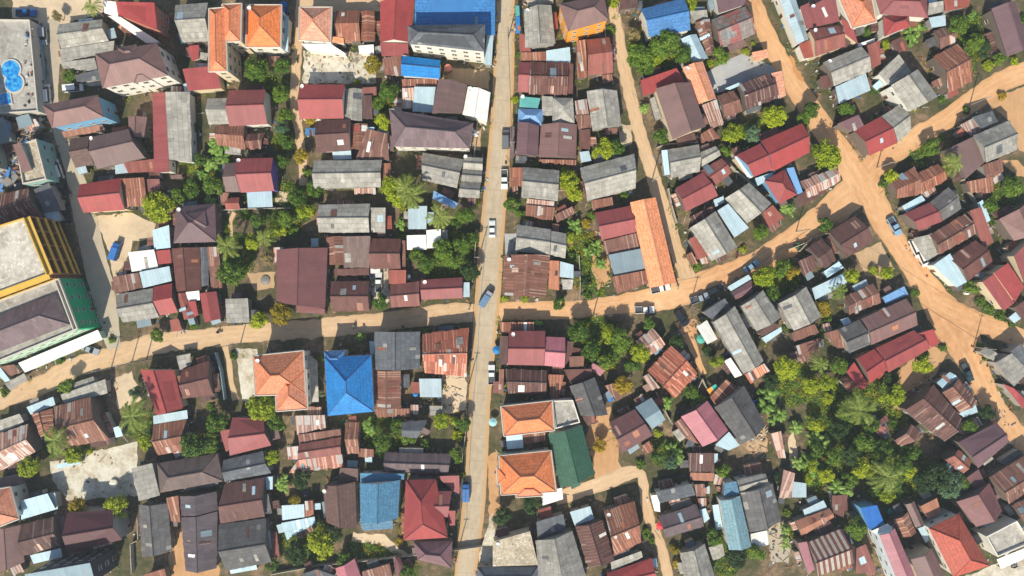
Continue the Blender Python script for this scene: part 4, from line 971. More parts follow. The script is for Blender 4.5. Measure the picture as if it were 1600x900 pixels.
# ---------------- lean-tos built against the houses ----------------
RL=random.Random(11); nlean=0
for k_,(nick,wl,secs) in enumerate(HOUSES):
    root=roots[k_]
    for (t,m,h,c) in secs:
        if t=='c' or h>6: continue
        cw=[W(px,py,h) for px,py in c]
        for p in cw: p.z=0
        ctr=sum(cw,Vector((0,0,0)))/4
        for i in range(4):
            a,b=cw[i],cw[(i+1)%4]; L=(b-a).length
            if L<3 or RL.random()<.25: continue
            n=Vector(((b-a).y,-(b-a).x,0)).normalized(); u=(b-a).normalized()
            if n.dot((a+b)/2-ctr)<0: n=-n
            f0=RL.uniform(0,.5); f1=min(1,f0+RL.uniform(.3,.6)); wd_=RL.uniform(1.1,2.4)
            A=a.lerp(b,f0)-n*.15; B=a.lerp(b,f1)-n*.15; Cc=B+n*wd_+u*RL.uniform(-.2,.2); D_=A+n*(wd_+RL.uniform(-.25,.25))
            cells=[(round(lerp(lerp(A,B,s_),lerp(D_,Cc,s_),t_).x/.5),round(lerp(lerp(A,B,s_),lerp(D_,Cc,s_),t_).y/.5)) for s_ in(.08,.3,.5,.7,.92) for t_ in(.35,.6,.85,1.1)]
            if sum(q in OCC for q in cells)>1: continue
            if (B-A).length<1.4: continue
            mm=RL.choice(['RU','RU','RUD','BR','RUW','G','D','LB','GD','RR','LBG','B']); zz=min(h-.35,2.5)
            lr=[A.copy(),B.copy(),Cc,D_]
            o,_r=add_roof('lean_to_roof','s',mm,lr,zz-.25,.28,root)
            mb=MB()
            ins=[A+u*.2+n*.1,B-u*.2+n*.1,Cc-u*.2-n*.2,D_+u*.2-n*.2]
            for q in range(4):
                if q==0: continue
                x0,x1=ins[q],ins[(q+1)%4]; mb.quad([x0-root.location,x1-root.location,x1-root.location+Vector((0,0,zz-.35)),x0-root.location+Vector((0,0,zz-.35))])
            mb.build('lean_to_wall',[wallmat(RL.choice(['wood','block','wood','pale']))],root)
            occ_poly([A,B,Cc,D_]); nlean+=1
print('lean-tos',nlean)
# ---------------- plants ----------------
def leafmat(name,c1,c2,c3,tr=.25):
    m,nt,p=base(name); oi=N(nt,'ShaderNodeObjectInfo').outputs['Random']
    geo=N(nt,'ShaderNodeNewGeometry'); a=noisef(nt,geo.outputs['Position'],1.1,3,.6)
    wn=N(nt,'ShaderNodeNewGeometry').outputs['Random Per Island']
    f=mathn(nt,'ADD',mathn(nt,'MULTIPLY',a,.5),mathn(nt,'ADD',mathn(nt,'MULTIPLY',wn,.35),mathn(nt,'MULTIPLY',oi,.18)))
    col=ramp(nt,f,[(.3,srgb(*c1)),(.52,srgb(*c2)),(.8,srgb(*c3))])
    nt.links.new(col,p.inputs['Base Color']); p.inputs['Roughness'].default_value=.6; p.inputs['Specular IOR Level'].default_value=.25
    t=N(nt,'ShaderNodeBsdfTranslucent'); nt.links.new(col,t.inputs[0]); ms=N(nt,'ShaderNodeMixShader'); ms.inputs[0].default_value=tr
    out=nt.nodes['Material Output']; nt.links.new(p.outputs[0],ms.inputs[1]); nt.links.new(t.outputs[0],ms.inputs[2]); nt.links.new(ms.outputs[0],out.inputs[0]); return m
LM={'b':leafmat('leaf_bright',(98,122,14),(146,160,22),(188,190,40),.2),'g':leafmat('leaf_green',(48,78,20),(82,112,28),(132,152,42),.2),'d':leafmat('leaf_dark',(36,58,26),(54,78,32),(76,98,42)),
'o':leafmat('leaf_olive',(116,112,24),(160,140,32),(200,164,44)),'y':leafmat('leaf_dry',(120,110,62),(146,132,80),(170,150,100)),'e':leafmat('leaf_bluegreen',(70,100,70),(92,122,84),(124,148,108)),
'p':leafmat('palm_frond',(84,104,36),(124,140,56),(172,176,96)),'n':leafmat('banana_leaf',(74,106,36),(112,146,56),(166,186,96))}
bark=plain('bark',(98,82,64),.9); palmbark=plain('palm_bark',(132,116,92),.9)
def crown(seed,n,leaves,flat=.72,ls=.12,cr=(.24,.40)):
    r=random.Random(seed); mb=MB(); cl=[]
    lob=[r.uniform(.58,1.15) for _ in range(7)]
    for i in range(n):
        a=r.uniform(0,6.283); el=math.asin(r.uniform(-.25,1)); k=a/6.283*7; i0=int(k)%7; ra=lerp(lob[i0],lob[(i0+1)%7],k%1)*.82*r.uniform(.72,1)
        if r.random()<.2: ra*=.5
        cl.append((Vector((math.cos(a)*math.cos(el)*ra,math.sin(a)*math.cos(el)*ra,math.sin(el)*ra*flat)),r.uniform(*cr)))
    for c,q in cl:
        for j in range(leaves):
            dv=Vector((r.gauss(0,1),r.gauss(0,1),r.gauss(0,1)+.25)).normalized(); p=c+dv*q*r.uniform(.55,1.05)
            nrm=(dv+Vector((0,0,.55))+Vector((r.gauss(0,1),r.gauss(0,1),r.gauss(0,1)))*.45).normalized()
            t=nrm.cross(Vector((r.gauss(0,1),r.gauss(0,1),r.gauss(0,1)))).normalized(); b=nrm.cross(t); s=ls*r.uniform(.6,1.3)
            mb.quad([p-t*s*.9,p-b*s*.45,p+t*s*.9,p+b*s*.45])
    return mb
def feather(seed):
    return crown(seed,60,60,.8,.1,(.16,.28))
def palm(seed,nf=20,wid=.2):
    r=random.Random(seed); mb=MB()
    for k in range(nf):
        a=6.283*k/nf*1.0+r.uniform(-.25,.25)+ (k%2)*.15; L=r.uniform(.72,1.05); el=r.choice([.5,.3,.15,0])+r.uniform(-.1,.1)
        prev=Vector((0,0,0)); seg=9; bend=.2
        dirh=Vector((math.cos(a),math.sin(a),0)); side=Vector((-dirh.y,dirh.x,0)); e=el
        for q in range(seg):
            step=L/seg; nxt=prev+(dirh*math.cos(e)+Vector((0,0,1))*math.sin(e))*step; e-=bend*(.6+q*.12)
            w2=.012*(1-q/seg)+.004
            mb.quad([prev-side*w2,nxt-side*w2,nxt+side*w2,prev+side*w2])
            if q>=1:
                for sg in(-1,1):
                    for h in(0,.5):
                        b0=prev.lerp(nxt,h); ll=wid*(math.sin(math.pi*min(1,(q+h+1)/(seg+1)))**.6)*r.uniform(.85,1.15)
                        tip=b0+side*sg*ll*.85+dirh*ll*.55+Vector((0,0,-ll*r.uniform(.15,.5)))
                        mb.quad([b0-dirh*.022,b0+dirh*.026,tip])
            prev=nxt
    return mb
def banana(seed):
    r=random.Random(seed); mb=MB()
    for st in range(r.choice([3,4])):
        ox=Vector((r.uniform(-.45,.45),r.uniform(-.45,.45),r.uniform(-.2,.15)))
        for k in range(9):
            a=r.uniform(0,6.283); L=r.uniform(.42,.66); e=r.uniform(.2,1.0); dirh=Vector((math.cos(a),math.sin(a),0)); side=Vector((-dirh.y,dirh.x,0)); prev=ox.copy(); pw=.02
            for q in range(5):
                nxt=prev+(dirh*math.cos(e)+Vector((0,0,1))*math.sin(e))*L/5; e-=.38; nw=[.075,.10,.095,.07,.01][q]
                mb.quad([prev-side*pw-Vector((0,0,pw*.4)),nxt-side*nw-Vector((0,0,nw*.4)),nxt,prev]); mb.quad([prev,nxt,nxt+side*nw-Vector((0,0,nw*.4)),prev+side*pw-Vector((0,0,pw*.4))])
                prev=nxt; pw=nw
    return mb
PROTO={}
def protos(kind,size):
    key=(kind,size)
    if key not in PROTO:
        L=[]
        for s_ in range(3):
            sd=hash_(kind)*31+s_*7+size
            if kind=='p': mb=palm(sd,[13,15,18][size],.17)
            elif kind=='n': mb=banana(sd)
            elif kind in'ey': mb=crown(sd,[18,34,50][size],46,.75,[.13,.1,.075][size],(.2,.32))
            else: mb=crown(sd,[12,26,42][size],[46,62,72][size],.7,[.19,.125,.088][size],[(.3,.45),(.24,.38),(.19,.32)][size])
            o=mb.build('tmp',[LM[kind]]); L.append(o.data); bpy.data.objects.remove(o)
        PROTO[key]=L
    return PROTO[key]
def hash_(s): return sum(ord(c) for c in s)
def trunkmesh(kind,h,r_,seed):
    r=random.Random(seed); mb=MB()
    if kind=='p':
        p=Vector((0,0,0)); dx,dy=r.uniform(-.06,.06),r.uniform(-.06,.06)
        for q in range(4):
            n=p+Vector((dx*h/4*(4-q)/2,dy*h/4*(4-q)/2,h/4)); mb.tube(p,n,.2-.025*q,.2-.025*(q+1),7); p=n
        return mb,p
    if kind=='n':
        for q in range(3): a=q*2.1; mb.tube((math.cos(a)*.3*r_,math.sin(a)*.3*r_,0),(math.cos(a)*.25*r_,math.sin(a)*.25*r_,h),.11,.08,6)
        return mb,Vector((0,0,h))
    top=Vector((0,0,h)); mid=Vector((r.uniform(-.1,.1),r.uniform(-.1,.1),h*.55)); k=.035*r_+.05
    mb.tube((0,0,0),mid,k*1.3,k,7); mb.tube(mid,top,k,k*.6,6)
    for q in range(5):
        a=q*1.257+r.uniform(-.4,.4); mb.tube(mid.lerp(top,q*.12),Vector((math.cos(a)*r_*.6,math.sin(a)*r_*.6,h+r_*.25)),k*.5,k*.15,5)
    return mb,top
PN={'b':('leafy_tree','bright yellow-green tree','tree','bright leafy trees'),'g':('leafy_tree','mid-green tree','tree','green leafy trees'),'d':('leafy_tree','dark green tree','tree','dark leafy trees'),'o':('leafy_tree','golden olive tree','tree','olive leafy trees'),
'y':('leafy_tree','dry straw-coloured tree','tree','dry trees'),'e':('leafy_tree','blue-green feathery tree','tree','feathery trees'),'p':('palm_tree','coconut palm','palm','coconut palms'),'n':('banana_plant','banana clump','banana plant','banana plants')}
its=[((('small ' if (k in'bgdoe' and r<11) else 'large ' if (k in 'bgdoep' and r>=20) else '')+PN[k][1]),x,y) for k,x,y,r in PL]
its=[((d.replace('small','low').replace(' tree',' bush') if d.startswith('small') else d),x,y) for d,x,y in its]
plabs=autolabel(its,set(),ANCH,'')
for i,((k,x,y,r),lab) in enumerate(zip(PL,plabs)):
    rr=r*S*1.06
    bush=lab.split(' the ')[0].find(' bush')>=0
    hh={'p':6.5+rr*.5,'n':2.2}.get(k, (.35*rr if bush else 1.4+rr*.75))
    loc=W(x,y,hh); loc.z=0
    nm='leafy_bush' if bush else PN[k][0]
    if len(lab.split())>16: lab=lab.replace('large ','').replace('and ','')
    root=thing(nm,loc,lab,'bush' if bush else PN[k][2],('low leafy bushes' if bush else PN[k][3]))
    mb,top=trunkmesh(k,hh,rr,i); mb.build('trunk',[palmbark if k in'pn' else bark],root)
    size=0 if r<9 else 1 if r<16 else 2
    me=protos(k,size)[i%3]; o=bpy.data.objects.new('crown',me); COL.objects.link(o); o.parent=root
    sc_=rr*(1.28 if k=='p' else 1.5 if k=='n' else 1.0); o.location=top; o.scale=(sc_*R.uniform(.9,1.1),sc_*R.uniform(.9,1.1),sc_*R.uniform(.85,1.05)); o.rotation_euler=(0,0,R.uniform(0,6.28))
# undergrowth: weeds, creepers and tall grass nobody could count
mb=MB()
TM=[0]
def tuft(x,y,s,n):
    c=W(x,y); TM[0]=R.choice([0,0,0,1,1,2,3])
    for _ in range(n):
        p=c+Vector((R.gauss(0,s*.45),R.gauss(0,s*.45),abs(R.gauss(0,s*.35))+.03)); nr=Vector((R.gauss(0,.6),R.gauss(0,.6),1)).normalized(); t=nr.cross(Vector((R.gauss(0,1),R.gauss(0,1),.1))).normalized(); b=nr.cross(t); q=R.uniform(.12,.26)
        mb.quad([p-t*q,p-b*q*.5,p+t*q,p+b*q*.5],TM[0])
for (x,y,r) in GREEN:
    for _ in range(int(r*r/(17 if r<34 else 11))):
        a=R.uniform(0,6.283); q=r*math.sqrt(R.random()); px_=x+math.cos(a)*q; py_=y+math.sin(a)*q*.95; w0=W(px_,py_)
        if (round(w0.x/.5),round(w0.y/.5)) in OCC: continue
        tuft(px_,py_,R.uniform(.5,1.5),int(R.uniform(16,46)))
for nick,wl,secs in HOUSES:          # weeds along the foot of the houses
    for (t,m,h,c) in secs:
        for i in range(4):
            a,b=c[i],c[(i+1)%4]
            for q in range(int(math.dist(a,b)/9)):
                if R.random()<.6:
                    t_=R.random(); k=(1-h/HCAM); cx=(lerp(a[0],b[0],t_)-800)*k+800; cy=(lerp(a[1],b[1],t_)-450)*k+450
                    w0=W(cx,cy); tuft(cx+R.uniform(-5,5),cy+R.uniform(-5,5),R.uniform(.25,.85),int(R.uniform(6,22)))
o=mb.build('undergrowth',[LM['g'],LM['n'],LM['o'],LM['b']]); o['kind']='stuff'; o['label']='weeds and low creepers growing between the houses'
# ---------------- vehicles ----------------
def carpaint(name,rgb): return plain('paint_'+name,rgb,.3,.05,.5,0,.6)
tyre=plain('tyre_rubber',(30,30,32),.9); hub=plain('wheel_hub',(150,150,150),.4,.1,1,.6); lampm=plain('headlight_lens',(220,222,214),.2)
dark=plain('dark_glass',(26,34,42),.12,.1); bedm=plain('pickup_bed_liner',(70,72,74),.8)
def prism(prof,w0,w1,mat,name,root,zsplit=None):
    """side profile (x,z) extruded across; upper points use narrower width w1"""
    mb=MB(); zs=[p[1] for p in prof]; zt=max(zs); zb=min(zs)
    wd=lambda z:lerp(w0,w1,max(0,(z-zb)/(zt-zb)))/2
    Lf=[Vector((x,wd(z),z)) for x,z in prof]; Rt=[Vector((x,-wd(z),z)) for x,z in prof]; n=len(prof)
    for i in range(n): j=(i+1)%n; mb.quad([Lf[i],Lf[j],Rt[j],Rt[i]])
    mb.quad(Lf[::-1]); mb.quad(Rt)
    o=mb.build(name,[mat],root)
    b=o.modifiers.new('bevel','BEVEL'); b.width=.06; b.segments=2; b.limit_method='ANGLE'; b.angle_limit=math.radians(25)
    return o
def wheels(root,xs,w,r=.33):
    for x in xs:
        for s in(-1,1):
            mb=MB(); mb.tube((x,s*(w/2-.19),r),(x,s*(w/2+.01),r),r,r,14); o=mb.build('wheel',[tyre],root)
            hb=MB(); hb.tube((x,s*(w/2+.005),r),(x,s*(w/2+.03),r),r*.55,r*.5,10); hb.build('rim',[hub],o)
def lights(root,x,w,z):
    for s in(-1,1):
        mb=MB(); mb.box((x,s*(w/2-.22),z),(.08,.34,.16)); mb.build('headlight',[lampm],root)
def vehicle(kind,px,py,ang,paint,label,cat,group='parked and moving vehicles',extra=None):
    """ang: heading in degrees, 90 = nose towards the top of the picture"""
    p=W(px,py); p.z=.018
    nm={'sedan':'sedan_car','suv':'parked_car','van':'passenger_van','pickup':'pickup_truck','truck':'canopy_truck','cart':'vendor_cart'}[kind]
    root=thing(nm,p,label,cat,group,math.radians(ang))
    if kind=='sedan':
        L,w=4.5,1.75; prism([(-2.25,.35),(2.2,.35),(2.25,.65),(1.9,.82),(.95,.95),(-1.5,1.0),(-2.2,.92)],w,w*.96,paint,'body',root)
        c=prism([(.95,.9),(.25,1.4),(-.95,1.42),(-1.65,.95)],w*.92,w*.72,dark,'windows',root); prism([(.2,1.39),(.15,1.46),(-.85,1.47),(-.95,1.40)],w*.76,w*.70,paint,'roof',root)
        wheels(root,(1.4,-1.35),w); lights(root,2.17,w,.68)
    elif kind=='suv':
        w=1.85; prism([(-2.3,.4),(2.3,.4),(2.35,.85),(1.2,1.05),(-2.25,1.08)],w,w*.96,paint,'body',root)
        prism([(1.15,1.0),(.45,1.62),(-2.0,1.64),(-2.25,1.05)],w*.93,w*.78,dark,'windows',root); prism([(.42,1.60),(.35,1.68),(-1.95,1.7),(-2.02,1.62)],w*.8,w*.76,paint,'roof',root)
        wheels(root,(1.45,-1.4),w,.37); lights(root,2.27,w,.8)
    elif kind=='van':
        w=1.9; prism([(-2.5,.4),(2.5,.4),(2.55,.9),(1.75,1.15),(-2.5,1.2)],w,w*.97,paint,'body',root)
        prism([(1.8,1.1),(1.0,1.95),(-2.35,1.98),(-2.5,1.15)],w*.95,w*.84,dark,'windows',root); prism([(.95,1.93),(.85,2.05),(-2.3,2.07),(-2.38,1.95)],w*.86,w*.82,paint,'roof',root)
        wheels(root,(1.6,-1.5),w,.36); lights(root,2.47,w,.8)
    elif kind=='pickup':
        w=1.85; prism([(-2.6,.45),(2.55,.45),(2.6,.9),(1.35,1.08),(-.6,1.08),(-.6,.62),(-2.6,.62)],w,w*.96,paint,'body',root)
        prism([(1.3,1.03),(.7,1.62),(-.4,1.64),(-.62,1.05)],w*.92,w*.76,dark,'windows',root); prism([(.68,1.6),(.6,1.68),(-.36,1.7),(-.42,1.62)],w*.78,w*.74,paint,'roof',root)
        mb=MB()
        for s in(-1,1): mb.box((-1.6,s*(w/2-.05),.85),(2.0,.1,.5))
        mb.box((-2.56,0,.85),(.08,w-.1,.5)); b=mb.build('cargo_bed',[paint],root); fl=MB(); fl.box((-1.6,0,.65),(1.95,w-.2,.05)); fl.build('bed_floor',[bedm],b)
        wheels(root,(1.6,-1.6),w,.38); lights(root,2.52,w,.8)
    elif kind=='truck':
        w=2.05; prism([(1.3,.5),(2.9,.5),(2.95,1.2),(2.6,1.5),(2.3,2.1),(1.3,2.15)],w*.95,w*.85,paint,'cab',root)
        g_=MB(); g_.quad([(2.93,-.75,1.25),(2.93,.75,1.25),(2.42,.68,2.0),(2.42,-.68,2.0)]); g_.build('windscreen',[dark],root)
        mb=MB(); mb.box((-.9,0,.75),(4.2,w,.3)); mb.build('chassis',[bedm],root)
        c=prism([(-3.0,.9),(1.2,.9),(1.2,2.25),(.9,2.4),(-2.8,2.4),(-3.0,2.25)],w,w*.92,extra or paint,'canopy',root)
        for q in range(5): rb=MB(); rb.box((-2.6+q*.85,0,2.42),(.06,w*.85,.05)); rb.build('canopy_rib',[hub],c)
        wheels(root,(2.0,-1.9),w,.42); lights(root,2.95,w,.8); root.scale=(.86,.9,.9)
    return root
white_p=carpaint('white',(222,224,220)); silver_p=carpaint('silver',(150,156,162)); black_p=carpaint('black',(34,38,42)); blue_p=carpaint('blue',(30,92,160)); pblue_p=carpaint('pale_blue',(130,166,190)); teal_p=carpaint('dark_teal',(40,66,70)); grey_p=carpaint('grey',(108,112,114)); tarp_p=plain('blue_tarpaulin',(40,110,180),.6); greyb_p=plain('grey_blue_tarpaulin',(96,130,158),.6)
vehicle('suv',71,58,-86,silver_p,'silver car with white front parked beside the pool terrace','car')
vehicle('pickup',44,22,0,blue_p,'blue pickup parked at the top left corner above the pool terrace','pickup')
vehicle('van',76,148,95,white_p,'white van in the shade beside the lower pool terrace','van')
vehicle('van',93,266,110,white_p,'white van parked beside the ruined block with teal side','van')
vehicle('suv',102,294,-62,black_p,'black car with pale windscreen in the shade of the left lane','car')
vehicle('pickup',106,334,95,black_p,'black pickup in the deep shade right of the blue roof','pickup')
vehicle('truck',184,392,72,blue_p,'truck with blue ribbed canopy parked in the soil yard','truck',extra=tarp_p)
vehicle('sedan',144,546,-22,silver_p,'silver car with dark tail parked below the green-walled block','car')
vehicle('van',118,139,5,white_p,'small white van parked left of the big maroon villa','van')
vehicle('van',790,219,90,grey_p,'long grey-blue van on the main road beside the mauve house','van')
vehicle('pickup',788,281,-90,white_p,'white pickup with a loaded bed parked on the main road','pickup')
vehicle('sedan',769,358,90,white_p,'white sedan driving along the middle of the main road','car')
vehicle('truck',760,466,57,silver_p,'truck with blue-grey canopy turning at the crossroads','truck',extra=greyb_p)
vehicle('pickup',768,585,90,white_p,'white pickup with dark windscreen parked below the crossroads','pickup')
vehicle('truck',728.5,766,90,blue_p,'small truck with bright blue canopy near the bottom of the main road','truck',extra=tarp_p)
vehicle('pickup',592.5,441,90,white_p,'white pickup parked in the concrete yard of the dark brown house','pickup')
vehicle('pickup',1031,451,14,white_p,'white pickup parked at the foot of the terracotta row roof','pickup')
vehicle('pickup',1006,484,2,white_p,'white pickup with black bed facing right on the dirt road','pickup')
vehicle('pickup',1092,466,20,silver_p,'silver pickup with blue load at the dirt road bend','pickup')
vehicle('suv',1116,453,22,black_p,'dark car right of the silver pickup with blue load','car')
vehicle('sedan',1173,416,34,pblue_p,'pale blue car parked at the left end of the roadside trees','car')
vehicle('suv',1064,497,-52,black_p,'black and silver car parked on the path off the dirt road','car')
vehicle('pickup',1395,354,-60,pblue_p,'pale blue pickup with black bed on the right dirt road','pickup')
vehicle('pickup',1508,581,-65,teal_p,'dark teal pickup parked by the rusty house on the right','pickup')
vehicle('pickup',445,20,90,blue_p,'blue pickup in the shade beside the orange-roofed white villa','pickup')
vehicle('van',1428,388,-65,white_p,'upper of two small white vans by the rusty row house','van')
vehicle('van',1439,402,-65,white_p,'lower of two small white vans by the rusty row house','van')
# ---------------- motorcycles with riders ----------------
skin_m=plain('skin',(150,108,80),.6); shirt={'red':plain('shirt_red',(170,50,44),.8),'white':plain('shirt_white',(210,206,196),.8),'dark':plain('shirt_dark',(50,52,60),.8)}; trous=plain('trousers_dark',(44,48,60),.85)
def motorbike(px,py,ang,label):
    p=W(px,py); p.z=.017; root=thing('motorcycle',p,label,'motorcycle','motorcycles on the roads',math.radians(ang))
    for x in(.62,-.62):
        mb=MB(); mb.tube((x,-.05,.3),(x,.05,.3),.3,.3,14); mb.build('wheel',[tyre],root)
    mb=MB(); mb.tube((-.45,0,.45),(.45,0,.5),.12,.14,8); mb.tube((.45,0,.5),(.6,0,.35),.05,.04,6); mb.tube((.6,0,.3),(.42,0,.95),.035,.035,6); mb.box((0,0,.32),(.4,.2,.25)); mb.build('frame',[black_p],root)
    mb=MB(); mb.box((-.25,0,.76),(.75,.26,.10)); mb.build('seat',[tyre],root)
    mb=MB(); mb.tube((.4,-.33,.98),(.4,.33,.98),.02,.02,6); mb.build('handlebar',[hub],root)
    mb=MB(); mb.box((.5,0,.85),(.12,.18,.2)); mb.build('headlight',[lampm],root)
    return root
def person(p,ang,shirtm,label,seated=True,z0=.017):
    base_=.82 if seated else .9
    if seated:
        V=[(0,0,.0),(.03,0,.28),(.06,0,.5),(.08,0,.60),(.10,0,.72),(.05,.19,.47),(.2,.24,.25),(.42,.26,.2),(.05,-.19,.47),(.2,-.24,.25),(.42,-.26,.2),(.0,.13,-.02),(.36,.17,-.03),(.3,.17,-.42),(.42,.17,-.46),(.0,-.13,-.02),(.36,-.17,-.03),(.3,-.17,-.42),(.42,-.17,-.46)]
    else:
        V=[(0,0,.0),(0,0,.3),(0,0,.52),(.01,0,.60),(.02,0,.72),(0,.2,.5),(.02,.24,.22),(.08,.24,-.02),(0,-.2,.5),(.02,-.24,.22),(.1,-.24,-.02),(0,.1,-.05),(.06,.1,-.45),(-.02,.1,-.84),(.14,.1,-.86),(0,-.1,-.05),(.12,-.1,-.44),(.1,-.1,-.84),(.24,-.1,-.86)]
    E=[(0,1),(1,2),(2,3),(3,4),(2,5),(5,6),(6,7),(2,8),(8,9),(9,10),(0,11),(11,12),(12,13),(13,14),(0,15),(15,16),(16,17),(17,18)]
    rad=[.15,.14,.13,.055,.10,.07,.048,.035,.07,.048,.035,.10,.07,.05,.035,.10,.07,.05,.035]
    me=bpy.data.meshes.new('person'); me.from_pydata([Vector(v)+Vector((0,0,0)) for v in V],E,[]); me.materials.append(shirtm)
    o=bpy.data.objects.new('person',me); COL.objects.link(o); o.location=(p.x,p.y,base_+z0); o.rotation_euler=(0,0,math.radians(ang))
    m=o.modifiers.new('skin','SKIN'); s=o.modifiers.new('sub','SUBSURF'); s.levels=1; s.render_levels=1
    for i,q in enumerate(me.skin_vertices[0].data): q.radius=(rad[i],rad[i]); q.use_root=(i==0)
    hb=MB(); hb.tube((.09,0,.70),(.09,0,.84),.115,.09,10); hr=hb.build('hair',[black_p],o)
    return tag(o,label,'person','people on the roads')
for px,py,ang,lab,sh_,pl in [(343,519,10,'dark motorcycle riding on the left dirt road below the small grey shed','dark','person in dark clothes riding a motorcycle on the left dirt road'),
 (554,509,80,'dark motorcycle on the dirt road below the dark brown ribbed house','white','person in white shirt on the motorcycle below the dark brown house'),
 (1151,399,80,'motorcycle with rider on the dirt road beside the grey roof pair','red','person in red shirt riding on the right dirt road'),
 (465,94,100,'motorcycle on the narrow dirt lane right of the white villa','dark','person in dark clothes riding up the narrow dirt lane'),
 (1584,885,10,'motorcycle parked below the white flat-roofed building',None,None),(774,86,88,'dark motorcycle parked at the left edge of the upper main road',None,None)]:
    motorbike(px,py,ang,lab)
    if sh_: pw=W(px,py); a=math.radians(ang); person(pw+Vector((-math.cos(a)*.2,-math.sin(a)*.2,0)),ang,shirt[sh_],pl)
person(W(750,427),80,shirt['dark'],'person in dark clothes walking on the main road above the crossroads',False)
person(W(733,483),60,shirt['dark'],'person in dark clothes walking where the left dirt road meets the main road',False)
person(W(1435,597),10,shirt['white'],'person in white shirt walking in the shaded orange yard',False)
# ---------------- poles and cables ----------------
polem=plain('concrete_pole',(150,144,132),.9); cablem=plain('black_cable',(30,30,30),.7)
def pole(px,py,label,h=8.5,arm=0):
    p=W(px,py); root=thing('utility_pole',p,label,'utility pole','utility poles along the roads')
    mb=MB(); mb.tube((0,0,0),(0,0,h),.16,.10,8); mb.build('shaft',[polem],root)
    mb=MB(); mb.box((0,0,h-.5),(1.5,.1,.1),arm); c=mb.build('crossarm',[polem],root)
    for s in(-.6,0,.6):
        q=MB(); x=math.cos(arm)*s; y=math.sin(arm)*s; q.tube((x,y,h-.45),(x,y,h-.25),.05,.03,6); q.build('insulator',[framem],c)
    return p
plist=[(794,60,'utility pole by the main road beside the yellow house'),(800,232,'utility pole by the main road beside the brown gabled house'),(748,404,'utility pole left of the main road beside the thicket'),(733,600,'utility pole left of the lower main road by timber frames'),(716,860,'utility pole at the left edge of the bottom main road'),
(376,536,'utility pole at the lower edge of the left dirt road above the villa wall'),(174,575,'leftmost utility pole below the left dirt road'),(206,567,'middle utility pole left of the long red house'),(229,562,'rightmost utility pole above the long red house'),(927,491,'utility pole by the dirt road at the grassy yard'),(1077,482,'utility pole at the dirt road junction by parked cars'),
(1244,362,'utility pole on the dirt road below the red pyramid roof'),(1515,164,'utility pole beside the upper right dirt road'),(1521,542,'utility pole at the right dirt road fork'),(1018,284,'utility pole on the lane beside the boundary wall'),(1370,262,'utility pole at the junction of dirt roads')]
PP=[pole(x,y,l) for x,y,l in plist]
def cable(a,b,h,label,off=0,r=.05):
    mb=MB(); prev=None; n=12; nrm=Vector((-(b-a).y,(b-a).x,0)).normalized()*off
    for i in range(n+1):
        t=i/n; p=a.lerp(b,t)+nrm; p.z=h-1.1*4*t*(1-t)
        if prev: mb.tube(prev,p,r,r,4,cap=False)
        prev=p
    o=mb.build('power_cable',[cablem]); tag(o,label,'cable','overhead cables between poles')
for i,j,t in [(0,1,'overhead cables along the upper main road'),(2,3,'overhead cables crossing the crossroads'),(3,4,'overhead cables along the lower main road'),(5,8,'overhead cables above the left dirt road'),(6,7,'overhead cables left of the long red house'),(9,10,'overhead cables along the grassy verge of the right road'),(10,11,'overhead cables above the curving dirt road'),(13,11,'overhead cables above the red and brown roofs on the right')]:
    cable(PP[i],PP[j],8.2,t)
# ---------------- lamp arm, umbrellas, tanks ----------------
def umbrella(px,py,r,rgb,label,name,two=None):
    h=2.3; p=W(px,py,h); p.z=0; root=thing('garden_umbrella',p,label,'umbrella','umbrellas beside the roads')
    m=plain('umbrella_'+name,rgb,.7,.08); m2=plain('umbrella_stripe_'+name,two,.7,.08) if two else m
    mb=MB(); mb.tube((0,0,0),(0,0,h+.15),.03,.03,6); mb.build('pole',[hub],root)
    mb=MB(); n=8
    for i in range(n):
        a=6.28318*i/n; b=6.28318*(i+1)/n
        A=Vector((math.cos(a)*r,math.sin(a)*r,h-.35)); B=Vector((math.cos(b)*r,math.sin(b)*r,h-.35)); mb.quad([A,B,(0,0,h+.15)],i%2 if two else 0)
        mb.quad([A-Vector((0,0,.02)),(0,0,h+.12),B-Vector((0,0,.02))],0)
    mb.build('canopy',[m,m2],root)
umbrella(776,547,1.15,(20,120,180),'round blue umbrella on the right edge of the main road below the crossroads','blue')
umbrella(770,660,1.15,(150,200,205),'pale turquoise umbrella beside the main road at the orange villa','pale')
umbrella(952,622,1.15,(20,110,190),'round blue umbrella right of the grey tiled house','deepblue')
umbrella(649,616,.75,(30,120,180),'small blue umbrella left of the pale blue shed','smallblue')
umbrella(1096,530,1.25,(70,160,140),'round green umbrella at the corner of the white tarpaulin','green')
umbrella(1032,822,1.1,(210,50,60),'red umbrella beside the bottom lane','red')
umbrella(743,208,1.0,(225,222,214),'striped white parasol in the yard left of the main road','white',(120,120,120))
def tank(px,py,z,r,h,rgb,label,nm):
    p=W(px,py,z+h); p.z=z; root=thing('water_tank',p,label,'water tank','round water tanks')
    m=plain('tank_'+nm,rgb,.5,.1); mb=MB(); mb.tube((0,0,0),(0,0,h),r,r,16); mb.build('shell',[m],root); mb=MB(); mb.tube((0,0,h),(0,0,h+.18),r*.95,r*.35,16); mb.build('lid',[m],root)
tank(700,106,0,1.0,1.6,(214,130,116),'pink round water tank below the white hotel','pink')
tank(177,756,0,1.1,.7,(222,216,196),'white round water tank on the concrete yard','white')
tank(1458,300,0,.5,1.1,(230,230,220),'small white water tank above the red and grey row house','small')
tank(1512,457,0,.6,1.0,(230,230,225),'small white water tank by the pale blue shed','corner')
tank(1336,789,0,.5,1.0,(190,190,190),'small grey water tank above the bright blue roof','grey')
